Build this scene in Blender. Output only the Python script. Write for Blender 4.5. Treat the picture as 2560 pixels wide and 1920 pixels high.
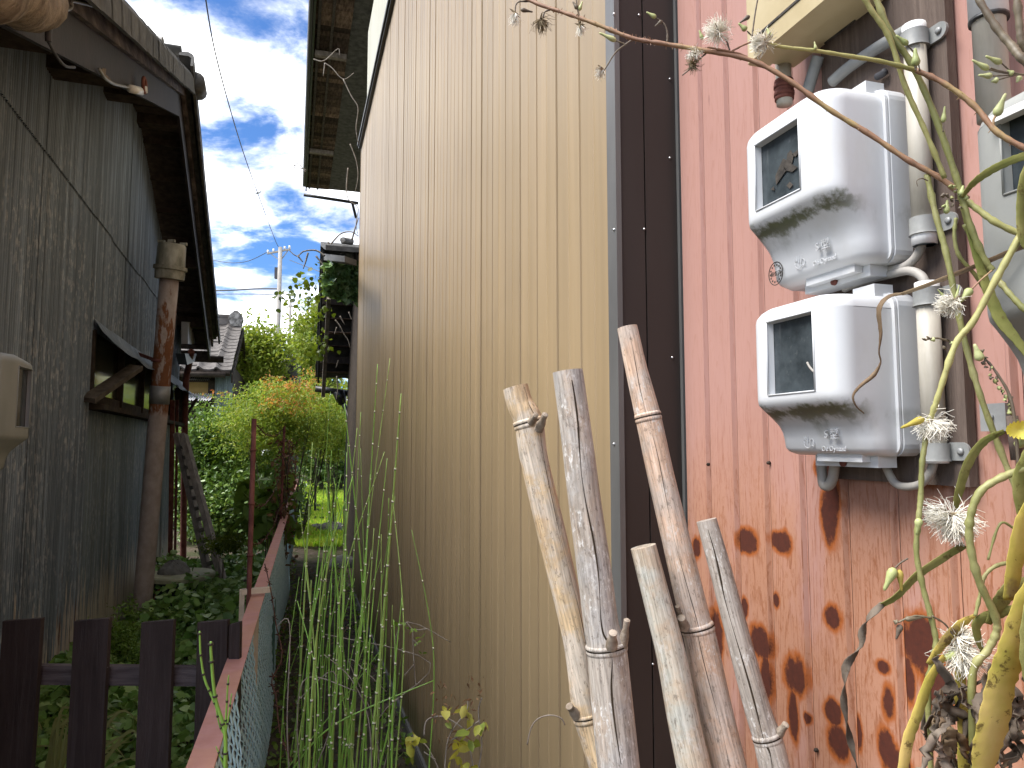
import bpy, math, random
import numpy as np
from mathutils import Vector, Matrix

for o in list(bpy.data.objects):
    bpy.data.objects.remove(o)
SC = bpy.context.scene
COL = SC.collection
R = math.radians
rng = np.random.default_rng(7)
rnd = random.Random(11)

# ------------------------------------------------------------------ camera
YAW, PITCH, FPX, CAMZ = R(16.8), R(4.76), 1800.0, 1.65
cam = bpy.data.cameras.new('camera')
cam.sensor_width = 36.0
cam.lens = 36.0 * FPX / 2560.0
cam.clip_start = 0.02
cam.clip_end = 2000
camo = bpy.data.objects.new('camera', cam)
COL.objects.link(camo)
camo.location = (0, 0, CAMZ)
camo.rotation_euler = (R(90) + PITCH, 0, -YAW)
SC.camera = camo

# ------------------------------------------------------------------ sky, sun, exposure
SUN_EL, SUN_AZ = R(56), R(264)          # azimuth clockwise from +Y; the sun stands to the left, veiled by cloud
world = bpy.data.worlds.new('World')
SC.world = world
world.use_nodes = True
wt = world.node_tree
for n in list(wt.nodes):
    wt.nodes.remove(n)


def nd(t, typ, ins=None, **at):
    n = t.nodes.new(typ)
    for k, v in at.items():
        setattr(n, k, v)
    for k, v in (ins or {}).items():
        s = n.inputs[k]
        if isinstance(v, bpy.types.NodeSocket):
            t.links.new(v, s)
        else:
            s.default_value = v
    return n


def math_(t, op, a, b=0.0, c=0.0, clamp=False):
    return nd(t, 'ShaderNodeMath', {0: a, 1: b, 2: c}, operation=op, use_clamp=clamp).outputs[0]


def vmul(t, v, s):
    return nd(t, 'ShaderNodeVectorMath', {0: v, 1: s}, operation='MULTIPLY').outputs[0]


def vadd(t, v, s):
    return nd(t, 'ShaderNodeVectorMath', {0: v, 1: s}, operation='ADD').outputs[0]


def noise(t, v, scale=5.0, detail=4.0, rough=0.55, dist=0.0):
    return nd(t, 'ShaderNodeTexNoise', {'Vector': v, 'Scale': scale, 'Detail': detail, 'Roughness': rough, 'Distortion': dist}).outputs[0]


def ramp(t, fac, stops, interp='LINEAR'):
    r = nd(t, 'ShaderNodeValToRGB', {0: fac})
    e = r.color_ramp.elements
    r.color_ramp.interpolation = interp
    while len(e) < len(stops):
        e.new(0.5)
    for i, (p, c) in enumerate(stops):
        e[i].position = p
        c = (c, c, c) if isinstance(c, (int, float)) else c
        e[i].color = (c[0], c[1], c[2], 1)
    return r.outputs[0]


def sstep(t, fac, lo, hi):
    return nd(t, 'ShaderNodeMapRange', {0: fac, 1: lo, 2: hi, 3: 0.0, 4: 1.0}, interpolation_type='SMOOTHSTEP').outputs[0]


def mixc(t, fac, a, b, mode='MIX'):
    n = nd(t, 'ShaderNodeMix', data_type='RGBA', blend_type=mode)
    for i, v in ((0, fac), (6, a), (7, b)):
        if isinstance(v, bpy.types.NodeSocket):
            t.links.new(v, n.inputs[i])
        elif i == 0:
            n.inputs[0].default_value = v
        else:
            n.inputs[i].default_value = (v[0], v[1], v[2], 1)
    return n.outputs[2]


def setup_world():
    t = wt
    sky = nd(t, 'ShaderNodeTexSky', sky_type='NISHITA')
    sky.sun_disc = False
    sky.sun_elevation = SUN_EL
    sky.sun_rotation = SUN_AZ
    sky.air_density = 1.1
    sky.dust_density = 0.6
    sky.ozone_density = 2.0
    tc = nd(t, 'ShaderNodeTexCoord').outputs['Generated']
    sep = nd(t, 'ShaderNodeSeparateXYZ', {0: tc})
    zc = math_(t, 'ADD', math_(t, 'MAXIMUM', sep.outputs[2], 0.0), 0.16)
    px = math_(t, 'DIVIDE', sep.outputs[0], zc)
    py = math_(t, 'DIVIDE', sep.outputs[1], zc)
    p = nd(t, 'ShaderNodeCombineXYZ', {0: px, 1: py, 2: 3.7}).outputs[0]
    p = vadd(t, p, SKY_OFF)
    n1 = noise(t, p, 0.95, 3.0, 0.5, 0.3)
    n2 = noise(t, p, 3.6, 9.0, 0.62, 0.25)
    d = math_(t, 'ADD', math_(t, 'MULTIPLY', n1, 0.62), math_(t, 'MULTIPLY', n2, 0.38))
    mask = sstep(t, d, 0.432, 0.56)
    n3 = noise(t, p, 2.6, 7.0, 0.6, 0.2)
    shade = sstep(t, n3, 0.30, 0.58)
    ccol = mixc(t, shade, (1.55, 1.60, 1.70), (5.2, 5.2, 5.2))
    skyc = mixc(t, 1.0, sky.outputs[0], (0.13, 0.20, 0.30), 'MULTIPLY')
    c = mixc(t, mask, skyc, ccol)
    bg = nd(t, 'ShaderNodeBackground', {0: c, 1: SKY_STRENGTH})
    out = nd(t, 'ShaderNodeOutputWorld')
    t.links.new(bg.outputs[0], out.inputs[0])


SKY_OFF = (26.547, 14.394, 7.602)
SKY_STRENGTH = 0.1
setup_world()

sun = bpy.data.lights.new('sun', 'SUN')
sun.energy = 1.3
sun.angle = R(36)
sun.color = (1.0, 0.955, 0.89)
suno = bpy.data.objects.new('sun', sun)
COL.objects.link(suno)
sdir = Vector((math.sin(SUN_AZ) * math.cos(SUN_EL), math.cos(SUN_AZ) * math.cos(SUN_EL), math.sin(SUN_EL)))
suno.rotation_euler = (-sdir).to_track_quat('-Z', 'Y').to_euler()
suno.location = (-6, -8, 14)

vs = SC.view_settings
vs.view_transform = 'Standard'
vs.look = 'None'
vs.gamma = 1.0
vs.exposure = 2.72
vs.use_curve_mapping = False
SC.cycles.max_bounces = 8
SC.cycles.diffuse_bounces = 5
SC.cycles.use_denoising = True

# ------------------------------------------------------------------ placing: photo pixels (2560 x 1920) to points on real planes
C0 = Vector((0, 0, CAMZ))
RIGHT = Vector((math.cos(YAW), -math.sin(YAW), 0))
FH = Vector((math.sin(YAW), math.cos(YAW), 0))
FWD = FH * math.cos(PITCH) + Vector((0, 0, math.sin(PITCH)))
UP = RIGHT.cross(FWD)
TL = R(1.86)                     # the left shed stands a little askew to the alley
DL = Vector((-math.sin(TL), math.cos(TL), 0))
NL = Vector((-math.cos(TL), -math.sin(TL), 0))
TF = R(-1.1)
DF = Vector((-math.sin(TF), math.cos(TF), 0))


def ray(u, v):
    return FWD * FPX + RIGHT * (u - 1280) + UP * (960 - v)


def plane(u, v, n, c):
    d = ray(u, v)
    s = (c - C0.dot(n)) / d.dot(n)
    return C0 + d * s


def on_x(u, v, X):
    return plane(u, v, Vector((1, 0, 0)), X)


def on_y(u, v, Y):
    return plane(u, v, Vector((0, 1, 0)), Y)


def on_z(u, v, Z):
    return plane(u, v, Vector((0, 0, 1)), Z)


def on_l(u, v, D):
    return plane(u, v, NL, D)


def at(u, v, depth):
    return C0 + ray(u, v) * (depth / FPX)


def LP(t, D, z):                 # a point in the left shed's frame
    p = DL * t + NL * D
    return Vector((p.x, p.y, z))


def lt(p):
    return p.dot(DL)


# ------------------------------------------------------------------ meshes
ORG = {}


class MB:
    def __init__(s):
        s.v = []
        s.f = []

    def add(s, vs_, fs):
        k = len(s.v)
        s.v += [tuple(p) for p in vs_]
        s.f += [tuple(i + k for i in f) for f in fs]
        return s

    def box(s, lo, hi, fr=None):
        x0, y0, z0 = lo
        x1, y1, z1 = hi
        P = [(x0, y0, z0), (x1, y0, z0), (x1, y1, z0), (x0, y1, z0), (x0, y0, z1), (x1, y0, z1), (x1, y1, z1), (x0, y1, z1)]
        if fr:
            o, a, b, c = fr
            P = [o + a * p[0] + b * p[1] + c * p[2] for p in P]
        return s.add(P, [(3, 2, 1, 0), (4, 5, 6, 7), (0, 1, 5, 4), (1, 2, 6, 5), (2, 3, 7, 6), (3, 0, 4, 7)])

    def beam(s, a, b, w, h, up=Vector((0, 0, 1))):
        a, b = Vector(a), Vector(b)
        d = b - a
        L = d.length
        d.normalize()
        side = d.cross(Vector(up))
        if side.length < 1e-4:
            side = d.cross(Vector((1, 0, 0)))
        side.normalize()
        u2 = side.cross(d)
        return s.box((-w / 2, 0, -h / 2), (w / 2, L, h / 2), (a, side, d, u2))

    def tube(s, pts, rad, n=8, cap=True):
        pts = [Vector(p) for p in pts]
        m = len(pts)
        rad = [rad] * m if isinstance(rad, (int, float)) else list(rad)
        V, F = [], []
        T0 = (pts[1] - pts[0]).normalized()
        ref = Vector((0, 0, 1)) if abs(T0.z) < 0.9 else Vector((1, 0, 0))
        A = T0.cross(ref).normalized()
        for i in range(m):
            T = pts[min(i + 1, m - 1)] - pts[max(i - 1, 0)]
            T.normalize()
            A = (A - T * A.dot(T))
            A.normalize()
            B = T.cross(A)
            for j in range(n):
                q = 2 * math.pi * j / n
                V.append(pts[i] + (A * math.cos(q) + B * math.sin(q)) * rad[i])
        for i in range(m - 1):
            for j in range(n):
                k = (j + 1) % n
                F.append((i * n + j, i * n + k, (i + 1) * n + k, (i + 1) * n + j))
        if cap:
            F.append(tuple(range(n - 1, -1, -1)))
            F.append(tuple((m - 1) * n + j for j in range(n)))
        return s.add(V, F)

    def prism(s, poly, ext):
        ext = Vector(ext)
        n = len(poly)
        V = [Vector(p) for p in poly] + [Vector(p) + ext for p in poly]
        F = [tuple(range(n - 1, -1, -1)), tuple(range(n, 2 * n))]
        F += [(i, (i + 1) % n, (i + 1) % n + n, i + n) for i in range(n)]
        return s.add(V, F)

    def grid(s, P):                        # P[i][j] points
        a, b = len(P), len(P[0])
        return s.add([p for r in P for p in r], [(i * b + j, i * b + j + 1, (i + 1) * b + j + 1, (i + 1) * b + j) for i in range(a - 1) for j in range(b - 1)])

    def ribbon(s, pts, wid, nrm, fold=0.25, twist=None):
        """a leaf blade along pts with a folded midrib"""
        pts = [Vector(p) for p in pts]
        m = len(pts)
        V, F = [], []
        for i in range(m):
            T = (pts[min(i + 1, m - 1)] - pts[max(i - 1, 0)]).normalized()
            N = Vector(nrm)
            if twist:
                N = Matrix.Rotation(twist * i, 3, T) @ N
            N = (N - T * N.dot(T)).normalized()
            S = T.cross(N)
            w = wid[i] / 2
            V += [pts[i] - S * w + N * w * fold, pts[i], pts[i] + S * w + N * w * fold]
        for i in range(m - 1):
            for j in range(2):
                k = i * 3 + j
                F.append((k, k + 1, k + 4, k + 3))
        return s.add(V, F)

    def build(s, name, mat, parent=None, smooth=False, loc=None, angle=None):
        org = Vector(ORG[parent.name]) if parent is not None else Vector(loc if loc is not None else (0, 0, 0))
        me = bpy.data.meshes.new(name)
        me.from_pydata([(x - org.x, y - org.y, z - org.z) for x, y, z in s.v], [], s.f)
        return finish(me, name, mat, parent, smooth, org, angle)


def finish(me, name, mat, parent, smooth, org, angle=None):
    if smooth:
        me.polygons.foreach_set('use_smooth', [True] * len(me.polygons))
        if angle:
            me.set_sharp_from_angle(angle=R(angle))
    me.materials.append(mat)
    me.update()
    o = bpy.data.objects.new(name, me)
    COL.objects.link(o)
    if parent is not None:
        o.parent = parent
    else:
        o.location = org
    ORG[o.name] = tuple(org)
    return o


def thing(name, label, cat, loc=(0, 0, 0), group=None):
    o = bpy.data.objects.new(name, None)
    o.empty_display_size = 0.1
    COL.objects.link(o)
    o.location = loc
    ORG[o.name] = tuple(loc)
    return tag(o, label, cat, group)


def tag(o, label, cat=None, group=None, kind=None):
    if label:
        o['label'] = label
    if cat:
        o['category'] = cat
    if group:
        o['group'] = group
    if kind:
        o['kind'] = kind
    return o


def place(me, name, parent, loc, rot=(0, 0, 0)):
    """a copy of a piece that shares its mesh; loc in world space"""
    o = bpy.data.objects.new(name, me)
    COL.objects.link(o)
    o.parent = parent
    o.location = Vector(loc) - Vector(ORG[parent.name])
    o.rotation_euler = rot
    ORG[o.name] = tuple(loc)
    return o


def mesh_only(mb, name, mat, smooth=False, angle=None):
    me = bpy.data.meshes.new(name)
    me.from_pydata(mb.v, [], mb.f)
    if smooth:
        me.polygons.foreach_set('use_smooth', [True] * len(me.polygons))
        if angle:
            me.set_sharp_from_angle(angle=R(angle))
    me.materials.append(mat)
    me.update()
    return me


def smoothpath(pts, n=6):
    pts = [Vector(p) for p in pts]
    out = []
    m = len(pts)
    for i in range(m - 1):
        p0, p1, p2, p3 = pts[max(i - 1, 0)], pts[i], pts[i + 1], pts[min(i + 2, m - 1)]
        for k in range(n):
            s_ = k / n
            out.append(0.5 * ((2 * p1) + (p2 - p0) * s_ + (2 * p0 - 5 * p1 + 4 * p2 - p3) * s_ ** 2 + (3 * p1 - p0 - 3 * p2 + p3) * s_ ** 3))
    out.append(pts[-1])
    return out


def lerp(a, b, s_):
    return a + (b - a) * s_


LEAF = {  # outline in (along, across, lift)
    'heart': ([(0, 0, 0), (.12, .42, .05), (.5, .5, .1), (1, 0, -.12), (.5, -.5, .1), (.12, -.42, .05), (.45, 0, 0)], [(0, 6, 2, 1), (6, 3, 2), (6, 4, 3), (0, 5, 4, 6)]),
    'lance': ([(0, 0, 0), (.4, .17, .06), (1, 0, -.12), (.4, -.17, .06)], [(0, 2, 1), (0, 3, 2)]),
    'oval': ([(0, 0, 0), (.3, .28, .07), (.7, .24, .04), (1, 0, -.1), (.7, -.24, .04), (.3, -.28, .07)], [(0, 3, 2, 1), (0, 5, 4, 3)]),
}


def leaves(name, mat, parent, cen, size, kind='oval', up=0.5, droop=0.0, loc=None, dirs=None):
    """many leaf-sized faces, one mesh"""
    cen = np.asarray(cen, float)
    n = len(cen)
    size = np.broadcast_to(np.asarray(size, float), (n,))
    tv, tf = LEAF[kind]
    tv = np.array(tv)
    a = rng.normal(size=(n, 3)) if dirs is None else np.asarray(dirs, float) + rng.normal(size=(n, 3)) * .35
    a[:, 2] -= droop
    a /= np.linalg.norm(a, axis=1)[:, None]
    w = rng.normal(size=(n, 3))
    w[:, 2] += up * 3
    b = np.cross(w, a)
    b /= np.linalg.norm(b, axis=1)[:, None] + 1e-9
    c = np.cross(a, b)
    k = len(tv)
    V = cen[:, None, :] + size[:, None, None] * (tv[None, :, 0, None] * a[:, None] + tv[None, :, 1, None] * b[:, None] + tv[None, :, 2, None] * c[:, None])
    org = np.array(ORG[parent.name] if parent is not None else (loc or (0, 0, 0)))
    V = (V.reshape(-1, 3) - org)
    loops = np.concatenate([np.array(f) for f in tf])
    sizes = np.array([len(f) for f in tf])
    L = (loops[None, :] + (np.arange(n) * k)[:, None]).reshape(-1)
    S = np.tile(sizes, n)
    starts = np.concatenate([[0], np.cumsum(S)[:-1]])
    me = bpy.data.meshes.new(name)
    me.vertices.add(len(V))
    me.vertices.foreach_set('co', V.astype(np.float32).ravel())
    me.loops.add(len(L))
    me.loops.foreach_set('vertex_index', L.astype(np.int32))
    me.polygons.add(len(S))
    me.polygons.foreach_set('loop_start', starts.astype(np.int32))
    me.update(calc_edges=True)
    me.validate()
    return finish(me, name, mat, parent, False, Vector(org))


# ------------------------------------------------------------------ materials
def new_mat(name):
    m = bpy.data.materials.new(name)
    m.use_nodes = True
    t = m.node_tree
    b = t.nodes['Principled BSDF']
    return m, t, b


def pos(t):
    return nd(t, 'ShaderNodeNewGeometry').outputs['Position']


def bump(t, b, h, strength=0.3, dist=0.01):
    n = nd(t, 'ShaderNodeBump', {'Strength': strength, 'Distance': dist, 'Height': h})
    t.links.new(n.outputs[0], b.inputs['Normal'])


def simple(name, c1, c2=None, scale=6.0, stretch=(1, 1, 1), rough=0.6, spec=0.35, metal=0.0, bmp=0.25, bscale=None, lo=0.35, hi=0.65, extra=None, bdist=0.004, detail=6.0):
    m, t, b = new_mat(name)
    p = pos(t)
    v = vmul(t, p, stretch)
    n = noise(t, v, scale, detail, 0.6)
    col = ramp(t, n, [(lo, c1), (hi, c2 or c1)])
    if extra:
        col = extra(t, p, col, b)
    if isinstance(col, bpy.types.NodeSocket):
        t.links.new(col, b.inputs['Base Color'])
    b.inputs['Roughness'].default_value = rough
    b.inputs['Specular IOR Level'].default_value = spec
    b.inputs['Metallic'].default_value = metal
    if bmp:
        bump(t, b, noise(t, v, bscale or scale * 4, 5.0, 0.6), bmp, bdist)
    return m


def leafmat(name, cols, rough=0.5, trans=0.35, spec=0.3):
    """colour differs from leaf to leaf"""
    m, t, b = new_mat(name)
    isl = nd(t, 'ShaderNodeNewGeometry').outputs['Random Per Island']
    k = len(cols)
    col = ramp(t, isl, [((i + .5) / k, c) for i, c in enumerate(cols)])
    n = noise(t, pos(t), 3.0, 3.0)
    col = mixc(t, 1.0, col, ramp(t, n, [(.3, .72), (.7, 1.2)]), 'MULTIPLY')
    t.links.new(col, b.inputs['Base Color'])
    b.inputs['Roughness'].default_value = rough
    b.inputs['Specular IOR Level'].default_value = spec
    tr = nd(t, 'ShaderNodeBsdfTranslucent', {0: mixc(t, 1.0, col, (1.25, 1.2, .6), 'MULTIPLY')})
    mx = nd(t, 'ShaderNodeMixShader', {0: trans, 1: b.outputs[0], 2: tr.outputs[0]})
    t.links.new(mx.outputs[0], t.nodes['Material Output'].inputs[0])
    return m


MT = {}


def tan_extra(t, p, col, b):
    s = nd(t, 'ShaderNodeSeparateXYZ', {0: p})
    streak = noise(t, vmul(t, p, (9, 9, 0.35)), 2.2, 5.0, .6)
    col = mixc(t, 1.0, col, ramp(t, streak, [(.3, .86), (.7, 1.08)]), 'MULTIPLY')
    rn = nd(t, 'ShaderNodeObjectInfo').outputs['Random']
    col = mixc(t, 1.0, col, ramp(t, rn, [(0, .94), (1, 1.05)]), 'MULTIPLY')
    gr = noise(t, vmul(t, p, (1, 1, .25)), 9.0, 6.0, .7)
    low = math_(t, 'SUBTRACT', 1.0, sstep(t, s.outputs[2], 0.03, 0.75))
    g = sstep(t, math_(t, 'ADD', low, math_(t, 'MULTIPLY', gr, .8)), .92, 1.35)
    col = mixc(t, math_(t, 'MULTIPLY', g, .7), col, (.075, .075, .03))
    dirt = noise(t, vmul(t, p, (1.3, 1.3, 1.0)), 1.6, 5.0, .6, .8)
    return mixc(t, math_(t, 'MULTIPLY', sstep(t, dirt, .55, .75), .22), col, (.17, .125, .08))


MT['tan'] = simple('tan_siding_paint', (.298, .217, .122), (.318, .232, .134), 3.0, (1, 1, .2), .42, .4, 0, .12, 260, extra=tan_extra, bdist=.001)
MT['cream_siding'] = simple('cream_siding_paint', (.40, .385, .30), (.46, .445, .36), 3, (1, 1, .2), .5, .3, 0, .1, 100)
MT['brown_trim'] = simple('brown_trim_paint', (.030, .023, .020), (.037, .029, .025), 4, (1, 1, .3), .48, .35, 0, .05, 60)
MT['grey_flash'] = simple('grey_flashing', (.108, .106, .102), (.145, .142, .136), 7, (1, 1, .3), .42, .45, .2, .1, 40)
MT['screw'] = simple('bare_screw', (.6, .6, .6), None, 9, rough=.3, metal=.9, bmp=0)

RX = 0.79          # plane of the red wall
RIB = 0.0922


def spot_field(t, p, spots):
    """rust patches: each an ellipse on the wall plane, edge broken by noise"""
    wob = noise(t, vmul(t, p, (1, 1.2, .38)), 17.0, 6.0, .65)
    wob2 = noise(t, p, 60.0, 4.0, .7)
    w = math_(t, 'ADD', math_(t, 'MULTIPLY', math_(t, 'SUBTRACT', wob, .5), 1.5), math_(t, 'MULTIPLY', math_(t, 'SUBTRACT', wob2, .5), .55))
    s = nd(t, 'ShaderNodeSeparateXYZ', {0: p})
    best = None
    for (u, v, ru, rv) in spots:
        c = on_x(u, v, RX)
        du = abs(on_x(u + ru, v, RX).y - c.y)
        dv = abs(on_x(u, v + rv, RX).z - c.z)
        a = math_(t, 'DIVIDE', math_(t, 'SUBTRACT', s.outputs[1], c.y), du)
        e = math_(t, 'DIVIDE', math_(t, 'SUBTRACT', s.outputs[2], c.z), dv)
        q = math_(t, 'ADD', math_(t, 'MULTIPLY', a, a), math_(t, 'MULTIPLY', e, e))
        q = math_(t, 'SQRT', q)
        best = q if best is None else math_(t, 'MINIMUM', best, q)
    return math_(t, 'ADD', best, w)


SPOTS = [(1866, 1354, 26, 30), (1948, 1354, 26, 30), (2072, 1290, 26, 90), (2080, 1250, 22, 70), (2082, 1545, 22, 36), (1902, 1608, 34, 44), (1915, 1690, 16, 60),
         (1990, 1690, 36, 56), (1984, 1790, 14, 80), (1792, 1600, 16, 75), (2300, 1610, 48, 75), (2345, 1720, 40, 70), (2272, 1700, 16, 60), (2222, 1760, 20, 60),
         (2220, 1870, 30, 60), (2085, 1780, 26, 34), (2100, 1860, 30, 50), (2018, 1795, 10, 18), (2208, 1668, 20, 22), (1740, 1370, 12, 30), (2240, 1900, 40, 40), (2145, 1830, 12, 50),
         (1860, 1520, 10, 28), (1940, 1500, 9, 22), (2330, 1180, 60, 40), (2060, 1170, 30, 30)]


def red_extra(t, p, col, b):
    s = nd(t, 'ShaderNodeSeparateXYZ', {0: p})
    # printed wood grain: long cathedral arches, different on every board
    yy = math_(t, 'SUBTRACT', s.outputs[1], on_x(1851.4, 1400, RX).y)
    idx = math_(t, 'FLOOR', math_(t, 'DIVIDE', yy, RIB))
    cy = math_(t, 'SUBTRACT', yy, math_(t, 'MULTIPLY', math_(t, 'ADD', idx, .5), RIB))
    off = nd(t, 'ShaderNodeCombineXYZ', {0: 0.0, 1: cy, 2: math_(t, 'ADD', s.outputs[2], math_(t, 'MULTIPLY', idx, 3.3))}).outputs[0]
    warp = noise(t, vmul(t, off, (1, 9, 1.5)), 2.0, 3.0, .5)
    f = math_(t, 'ADD', math_(t, 'MULTIPLY', warp, 7.0), math_(t, 'ADD', math_(t, 'MULTIPLY', math_(t, 'MULTIPLY', cy, cy), 2600.0), math_(t, 'MULTIPLY', s.outputs[2], 5.0)))
    saw = math_(t, 'FRACT', f)
    tex = noise(t, vmul(t, p, (1, 60, 6)), 6.0, 5.0, .7)
    grain = math_(t, 'MULTIPLY', sstep(t, saw, .45, .95), sstep(t, tex, .42, .62))
    wear_n = noise(t, vmul(t, p, (1, 2.2, .7)), 4.0, 6.0, .65)
    high = sstep(t, s.outputs[2], 1.78, 1.42)
    wear = math_(t, 'MULTIPLY', high, sstep(t, wear_n, .28, .55))
    fleck = sstep(t, noise(t, vmul(t, p, (1, 2.5, 1)), 55.0, 5.0, .75), .50, .66)
    col = mixc(t, math_(t, 'MULTIPLY', wear, .66), col, (.37, .178, .092))
    g2 = math_(t, 'MULTIPLY', grain, math_(t, 'ADD', .25, math_(t, 'MULTIPLY', high, .6)))
    col = mixc(t, g2, col, (.22, .075, .03))
    col = mixc(t, math_(t, 'MULTIPLY', math_(t, 'MULTIPLY', fleck, wear), .55), col, (.23, .075, .025))
    # small dark scuffs high on the wall
    sc = sstep(t, noise(t, vmul(t, p, (1, 3.0, .6)), 13.0, 4.0, .7), .66, .74)
    col = mixc(t, math_(t, 'MULTIPLY', sc, .45), col, (.17, .09, .08))
    q = spot_field(t, p, SPOTS)
    col = mixc(t, math_(t, 'SUBTRACT', 1.0, sstep(t, q, .9, 1.36)), col, (.30, .085, .02))
    core_n = noise(t, p, 120.0, 4.0, .7)
    core = mixc(t, core_n, (.032, .009, .006), (.10, .022, .009))
    m = math_(t, 'SUBTRACT', 1.0, sstep(t, q, .72, 1.0))
    col = mixc(t, m, col, core)
    t.links.new(math_(t, 'ADD', .45, math_(t, 'MULTIPLY', m, .4)), b.inputs['Roughness'])
    return col


MT['red'] = simple('faded_red_siding_paint', (.37, .205, .17), (.42, .24, .202), 3.0, (1, 1.5, .35), .45, .35, 0, .2, 140, extra=red_extra, bdist=.0015)


def board_extra(t, p, col, b):
    s = nd(t, 'ShaderNodeSeparateXYZ', {0: p})
    gr = noise(t, vmul(t, p, (40, 40, 1.4)), 3.0, 6.0, .65, .6)
    col = mixc(t, sstep(t, gr, .38, .62), col, (.10, .075, .062))
    mould = sstep(t, noise(t, p, 9.0, 6.0, .6), .58, .72)
    return mixc(t, math_(t, 'MULTIPLY', mould, .5), col, (.16, .15, .11))


MT['board'] = simple('weathered_board', (.075, .055, .046), (.15, .115, .095), 5, (6, 6, 1), .85, .15, 0, .5, 60, extra=board_extra, bdist=.003)


def wood_dark_extra(t, p, col, b):
    gr = noise(t, vmul(t, p, (30, 30, 1.2)), 3.0, 6.0, .65, .8)
    return mixc(t, math_(t, 'MULTIPLY', sstep(t, gr, .45, .68), .55), col, (.055, .043, .043))


MT['picket'] = simple('dark_stained_picket', (.024, .0165, .0155), (.042, .029, .027), 4, (6, 6, 1), .72, .25, 0, .5, 50, extra=wood_dark_extra, bdist=.003)
MT['picket_rail'] = simple('worn_stained_rail', (.055, .042, .044), (.12, .10, .10), 14, (.5, .5, 5), .85, .2, 0, .5, 60, lo=.4, hi=.7)


def grey_sheet_extra(t, p, col, b):
    s = nd(t, 'ShaderNodeSeparateXYZ', {0: p})
    sp = noise(t, vmul(t, p, (1, 1, .45)), 34.0, 3.0, .6)
    sp2 = noise(t, p, 2.0, 4.0, .6)
    midz = math_(t, 'MULTIPLY', sstep(t, s.outputs[2], 3.9, 2.6), .9)
    f = math_(t, 'MULTIPLY', sstep(t, sp, .48, .66), math_(t, 'MULTIPLY', sstep(t, sp2, .30, .6), midz))
    col = mixc(t, math_(t, 'MULTIPLY', f, .8), col, (.34, .36, .375))
    streak = noise(t, vmul(t, p, (8, 8, .22)), 2.2, 6.0, .65)
    col = mixc(t, 1.0, col, ramp(t, streak, [(.3, .5), (.5, .95), (.7, 1.6)]), 'MULTIPLY')
    # rust runs that start at the foot of the sheets
    up = noise(t, vmul(t, p, (7, 7, .15)), 2.5, 6.0, .7)
    rz = math_(t, 'ADD', s.outputs[2], math_(t, 'MULTIPLY', math_(t, 'SUBTRACT', .5, up), 3.4))
    rust = math_(t, 'SUBTRACT', 1.0, sstep(t, rz, .15, .45))
    rn = noise(t, vmul(t, p, (6, 6, .8)), 4.0, 5.0, .7)
    col = mixc(t, math_(t, 'MULTIPLY', rust, sstep(t, rn, .38, .55)), col, (.085, .032, .017))
    wz = noise(t, vmul(t, p, (11, 11, .35)), 2.3, 5.0, .7)
    pale = math_(t, 'SUBTRACT', 1.0, sstep(t, math_(t, 'ADD', s.outputs[2], math_(t, 'MULTIPLY', math_(t, 'SUBTRACT', .5, wz), 2.6)), .42, .54))
    col = mixc(t, math_(t, 'MULTIPLY', pale, .92), col, mixc(t, rn, (.62, .60, .54), (.28, .21, .15)))
    rr = math_(t, 'MULTIPLY', sstep(t, noise(t, vmul(t, p, (9, 9, .12)), 3.0, 5.0, .7), .64, .70), sstep(t, s.outputs[2], 2.4, 1.0))
    return mixc(t, rr, col, (.055, .022, .014))


MT['grey_sheet'] = simple('old_grey_corrugated_sheet', (.108, .138, .172), (.15, .19, .233), 5, (4, 4, .5), .62, .35, 0, .25, 80, extra=grey_sheet_extra)
MT['old_wood'] = simple('old_dark_wood', (.026, .020, .016), (.062, .048, .038), 6, (3, 3, 3), .85, .15, 0, .5, 40)
def soffit_extra(t, p, col, b):
    rn = nd(t, 'ShaderNodeObjectInfo').outputs['Random']
    return mixc(t, 1.0, col, ramp(t, rn, [(0, .35), (.7, 1.0), (1, 2.2)]), 'MULTIPLY')


MT['soffit_board'] = simple('soffit_board', (.05, .032, .022), (.15, .105, .078), 7, (4, 1, 1), .85, .15, 0, .5, 40, extra=soffit_extra)
MT['barge'] = simple('peeling_brown_board', (.012, .008, .008), (.030, .021, .020), 5, (1, 1, 1), .6, .3, 0, .4, 30, lo=.4, hi=.75)
MT['fascia'] = simple('weathered_fascia', (.05, .038, .036), (.20, .16, .15), 7, (1, 1, 3), .7, .25, 0, .4, 30, lo=.42, hi=.72)
MT['log'] = simple('rough_pale_log', (.15, .12, .095), (.36, .30, .235), 7, (1, 2.5, 1), .9, .1, 0, 1.0, 20, bdist=.03)
MT['tile'] = simple('dark_roof_tile', (.045, .044, .042), (.115, .112, .105), 9, (1, 1, 1), .7, .3, 0, .5, 40, bdist=.006)
MT['tile_grey'] = simple('grey_roof_tile', (.085, .077, .070), (.155, .14, .128), 8, (1, 1, 1), .75, .25, 0, .4, 40)
MT['onigawara'] = simple('lichen_ridge_ornament', (.12, .115, .105), (.5, .48, .45), 9, (1, 1, 1), .8, .2, 0, .6, 30, lo=.4, hi=.7)
MT['black'] = simple('black_gutter_plastic', (.010, .010, .010), (.020, .020, .019), 6, rough=.4, spec=.4, bmp=.1)
MT['rust_red'] = simple('rusted_red_steel', (.10, .032, .026), (.20, .075, .055), 22, (1, 1, .6), .8, .25, 0, .8, 70, bdist=.004)
MT['barb'] = simple('rusty_barbed_wire', (.055, .025, .018), (.12, .055, .035), 40, rough=.85, spec=.2, bmp=.3)


def pink_extra(t, p, col, b):
    n2 = sstep(t, noise(t, p, 5.0, 5.0, .6, .5), .45, .65)
    return mixc(t, math_(t, 'MULTIPLY', n2, .55), col, (.56, .30, .18))


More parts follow.
